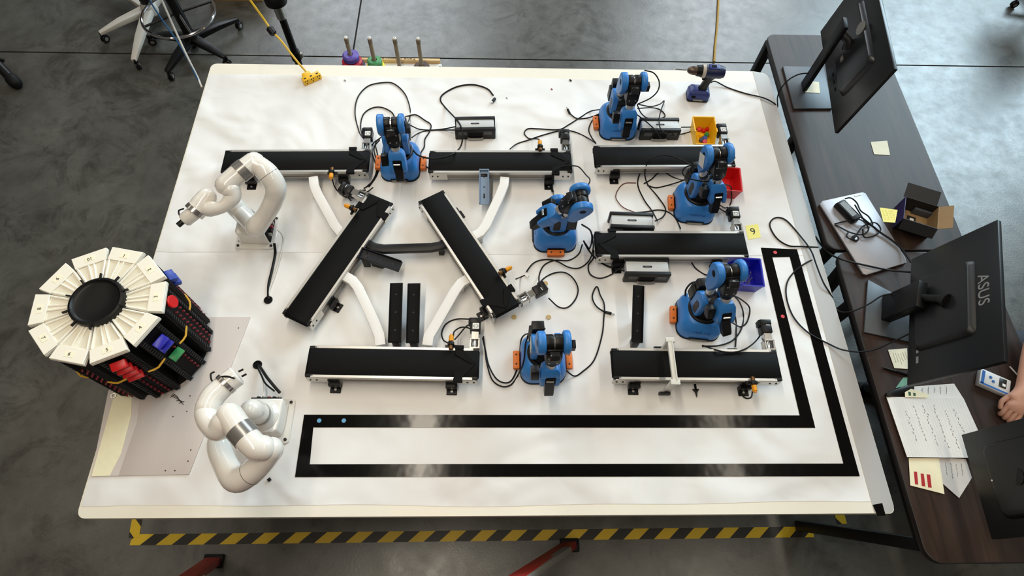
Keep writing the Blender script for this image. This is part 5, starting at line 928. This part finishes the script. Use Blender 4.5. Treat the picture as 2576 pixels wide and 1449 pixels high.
# curled fingers of the resting hand: one chain each, rooted in the palm end
Pm = W0 + hd * .085
for k in range(4):
    s_ = side * (.030 - .020 * k); L_ = (.030, .034, .032, .026)[k]; dn = Vector((0, 0, -1)); n0 = len(b_)
    a = Pm + s_ * .9 + hd * .012; p1 = a + hd * L_ + dn * .010; p2 = p1 + hd * .004 + dn * .022; p3 = p2 - hd * .020 + dn * .002
    for p, r_ in ((a, .0105), (p1, .0100), (p2, .0090), (p3, .0080)): b_.append((p.x, p.y, max(p.z, HT + D0 + .010 - l.z), r_))
    e_ += [(12, n0), (n0, n0 + 1), (n0 + 1, n0 + 2), (n0 + 2, n0 + 3)]
n0 = len(b_); a = W0 + hd * .05 - side * .036 - Vector((0, 0, .004)); p1 = a + hd * .03 - side * .012 - Vector((0, 0, .006)); p2 = p1 + hd * .03 + side * .012 - Vector((0, 0, .004))
for p, r_ in ((a, .0125), (p1, .0108), (p2, .0090)): b_.append((p.x, p.y, max(p.z, HT + D0 + .012 - l.z), r_))
e_ += [(11, n0), (n0, n0 + 1), (n0 + 1, n0 + 2)]
body = skin_mesh('body', b_, e_, SKIN, pr)
skin_mesh('shirt', [(0, 0, .56, .165, .135), (0, 0, .75, .165, .125), (.02, 0, 1.0, .185, .135), (0, 0, 1.19, .13, .1), (Sh.x, Sh.y - .06, Sh.z, .08), tuple(Vector((Sh.x, Sh.y - .06, Sh.z)).lerp(El, .45)) + (.066,), (Sh.x, -Sh.y, Sh.z, .08), tuple(Vector((Sh.x, -Sh.y, Sh.z)).lerp(Vector((-.18, -.3, .9)), .45)) + (.066,)], [(0, 1), (1, 2), (2, 3), (3, 4), (4, 5), (3, 6), (6, 7)], mat('grey_shirt', (70, 74, 84), .8), pr)
skin_mesh('trousers', [(0, 0, .52, .17, .14), (-.02, .1, .52, .115), (-.42, .14, .55, .09), (-.5, .10, .14, .066), (-.02, -.1, .52, .115), (-.42, -.16, .55, .09), (-.40, -.2, .14, .066)], [(0, 1), (1, 2), (2, 3), (0, 4), (4, 5), (5, 6)], mat('dark_trousers', (40, 46, 58), .8), pr)
skin_mesh('hair', [(-.02, 0, 1.53, .09, .1), (.03, 0, 1.47, .085, .1), (.03, 0, 1.4, .07, .085)], [(0, 1), (1, 2)], mat('brown_hair', (58, 42, 32), .7), pr)
G().tube([(-.118, .0, 1.43), (-.135, 0, 1.415)], [.014, .018], 10, True).build('nose', SKIN, pr)
for s in (1, -1): G().tube([(-.105, s * .032, 1.45), (-.112, s * .032, 1.45)], .008, 8, True).build('eye', INK, pr)
SHO = mat('shoe_leather', (44, 50, 58), .35)
tip = PF(2186, 1012, .10) - l
for (fx, fy, fx2) in ((-.5, .10, None), (-.40, -.2, None)):
    s0 = Vector((fx + .05, fy, .05)); s1 = Vector((fx - .08, fy, .05)); s2 = Vector((fx - .2, fy, .04)); G().tube([s0, s1, s2], [.042, .045, .036], 16, True).build('shoe', SHO, pr); G().box((fx - .08, fy, .01), (.34, .09, .02)).build('sole', BLK, pr, .01)
# chair under the person
t = thing('office_chair', 'office chair under the seated person beyond the right picture edge', 'chair', (4.30, .62, 0)); G().box((0, 0, .34), (.46, .46, .06)).build('seat', BLK, t, .02); G().box((.25, 0, .72), (.05, .42, .5)).build('backrest', BLK, t, .02); G().cyl((0, 0, .1), (0, 0, .36), .03).build('column', BLK, t)
for k in range(5): a = k * 1.2566; G().tube([(0, 0, .12), (.27 * math.cos(a), .27 * math.sin(a), .085)], [.03, .018], 8).build('base_leg', BLK, t); caster(t, Vector((.27 * math.cos(a), .27 * math.sin(a), 0)), a)
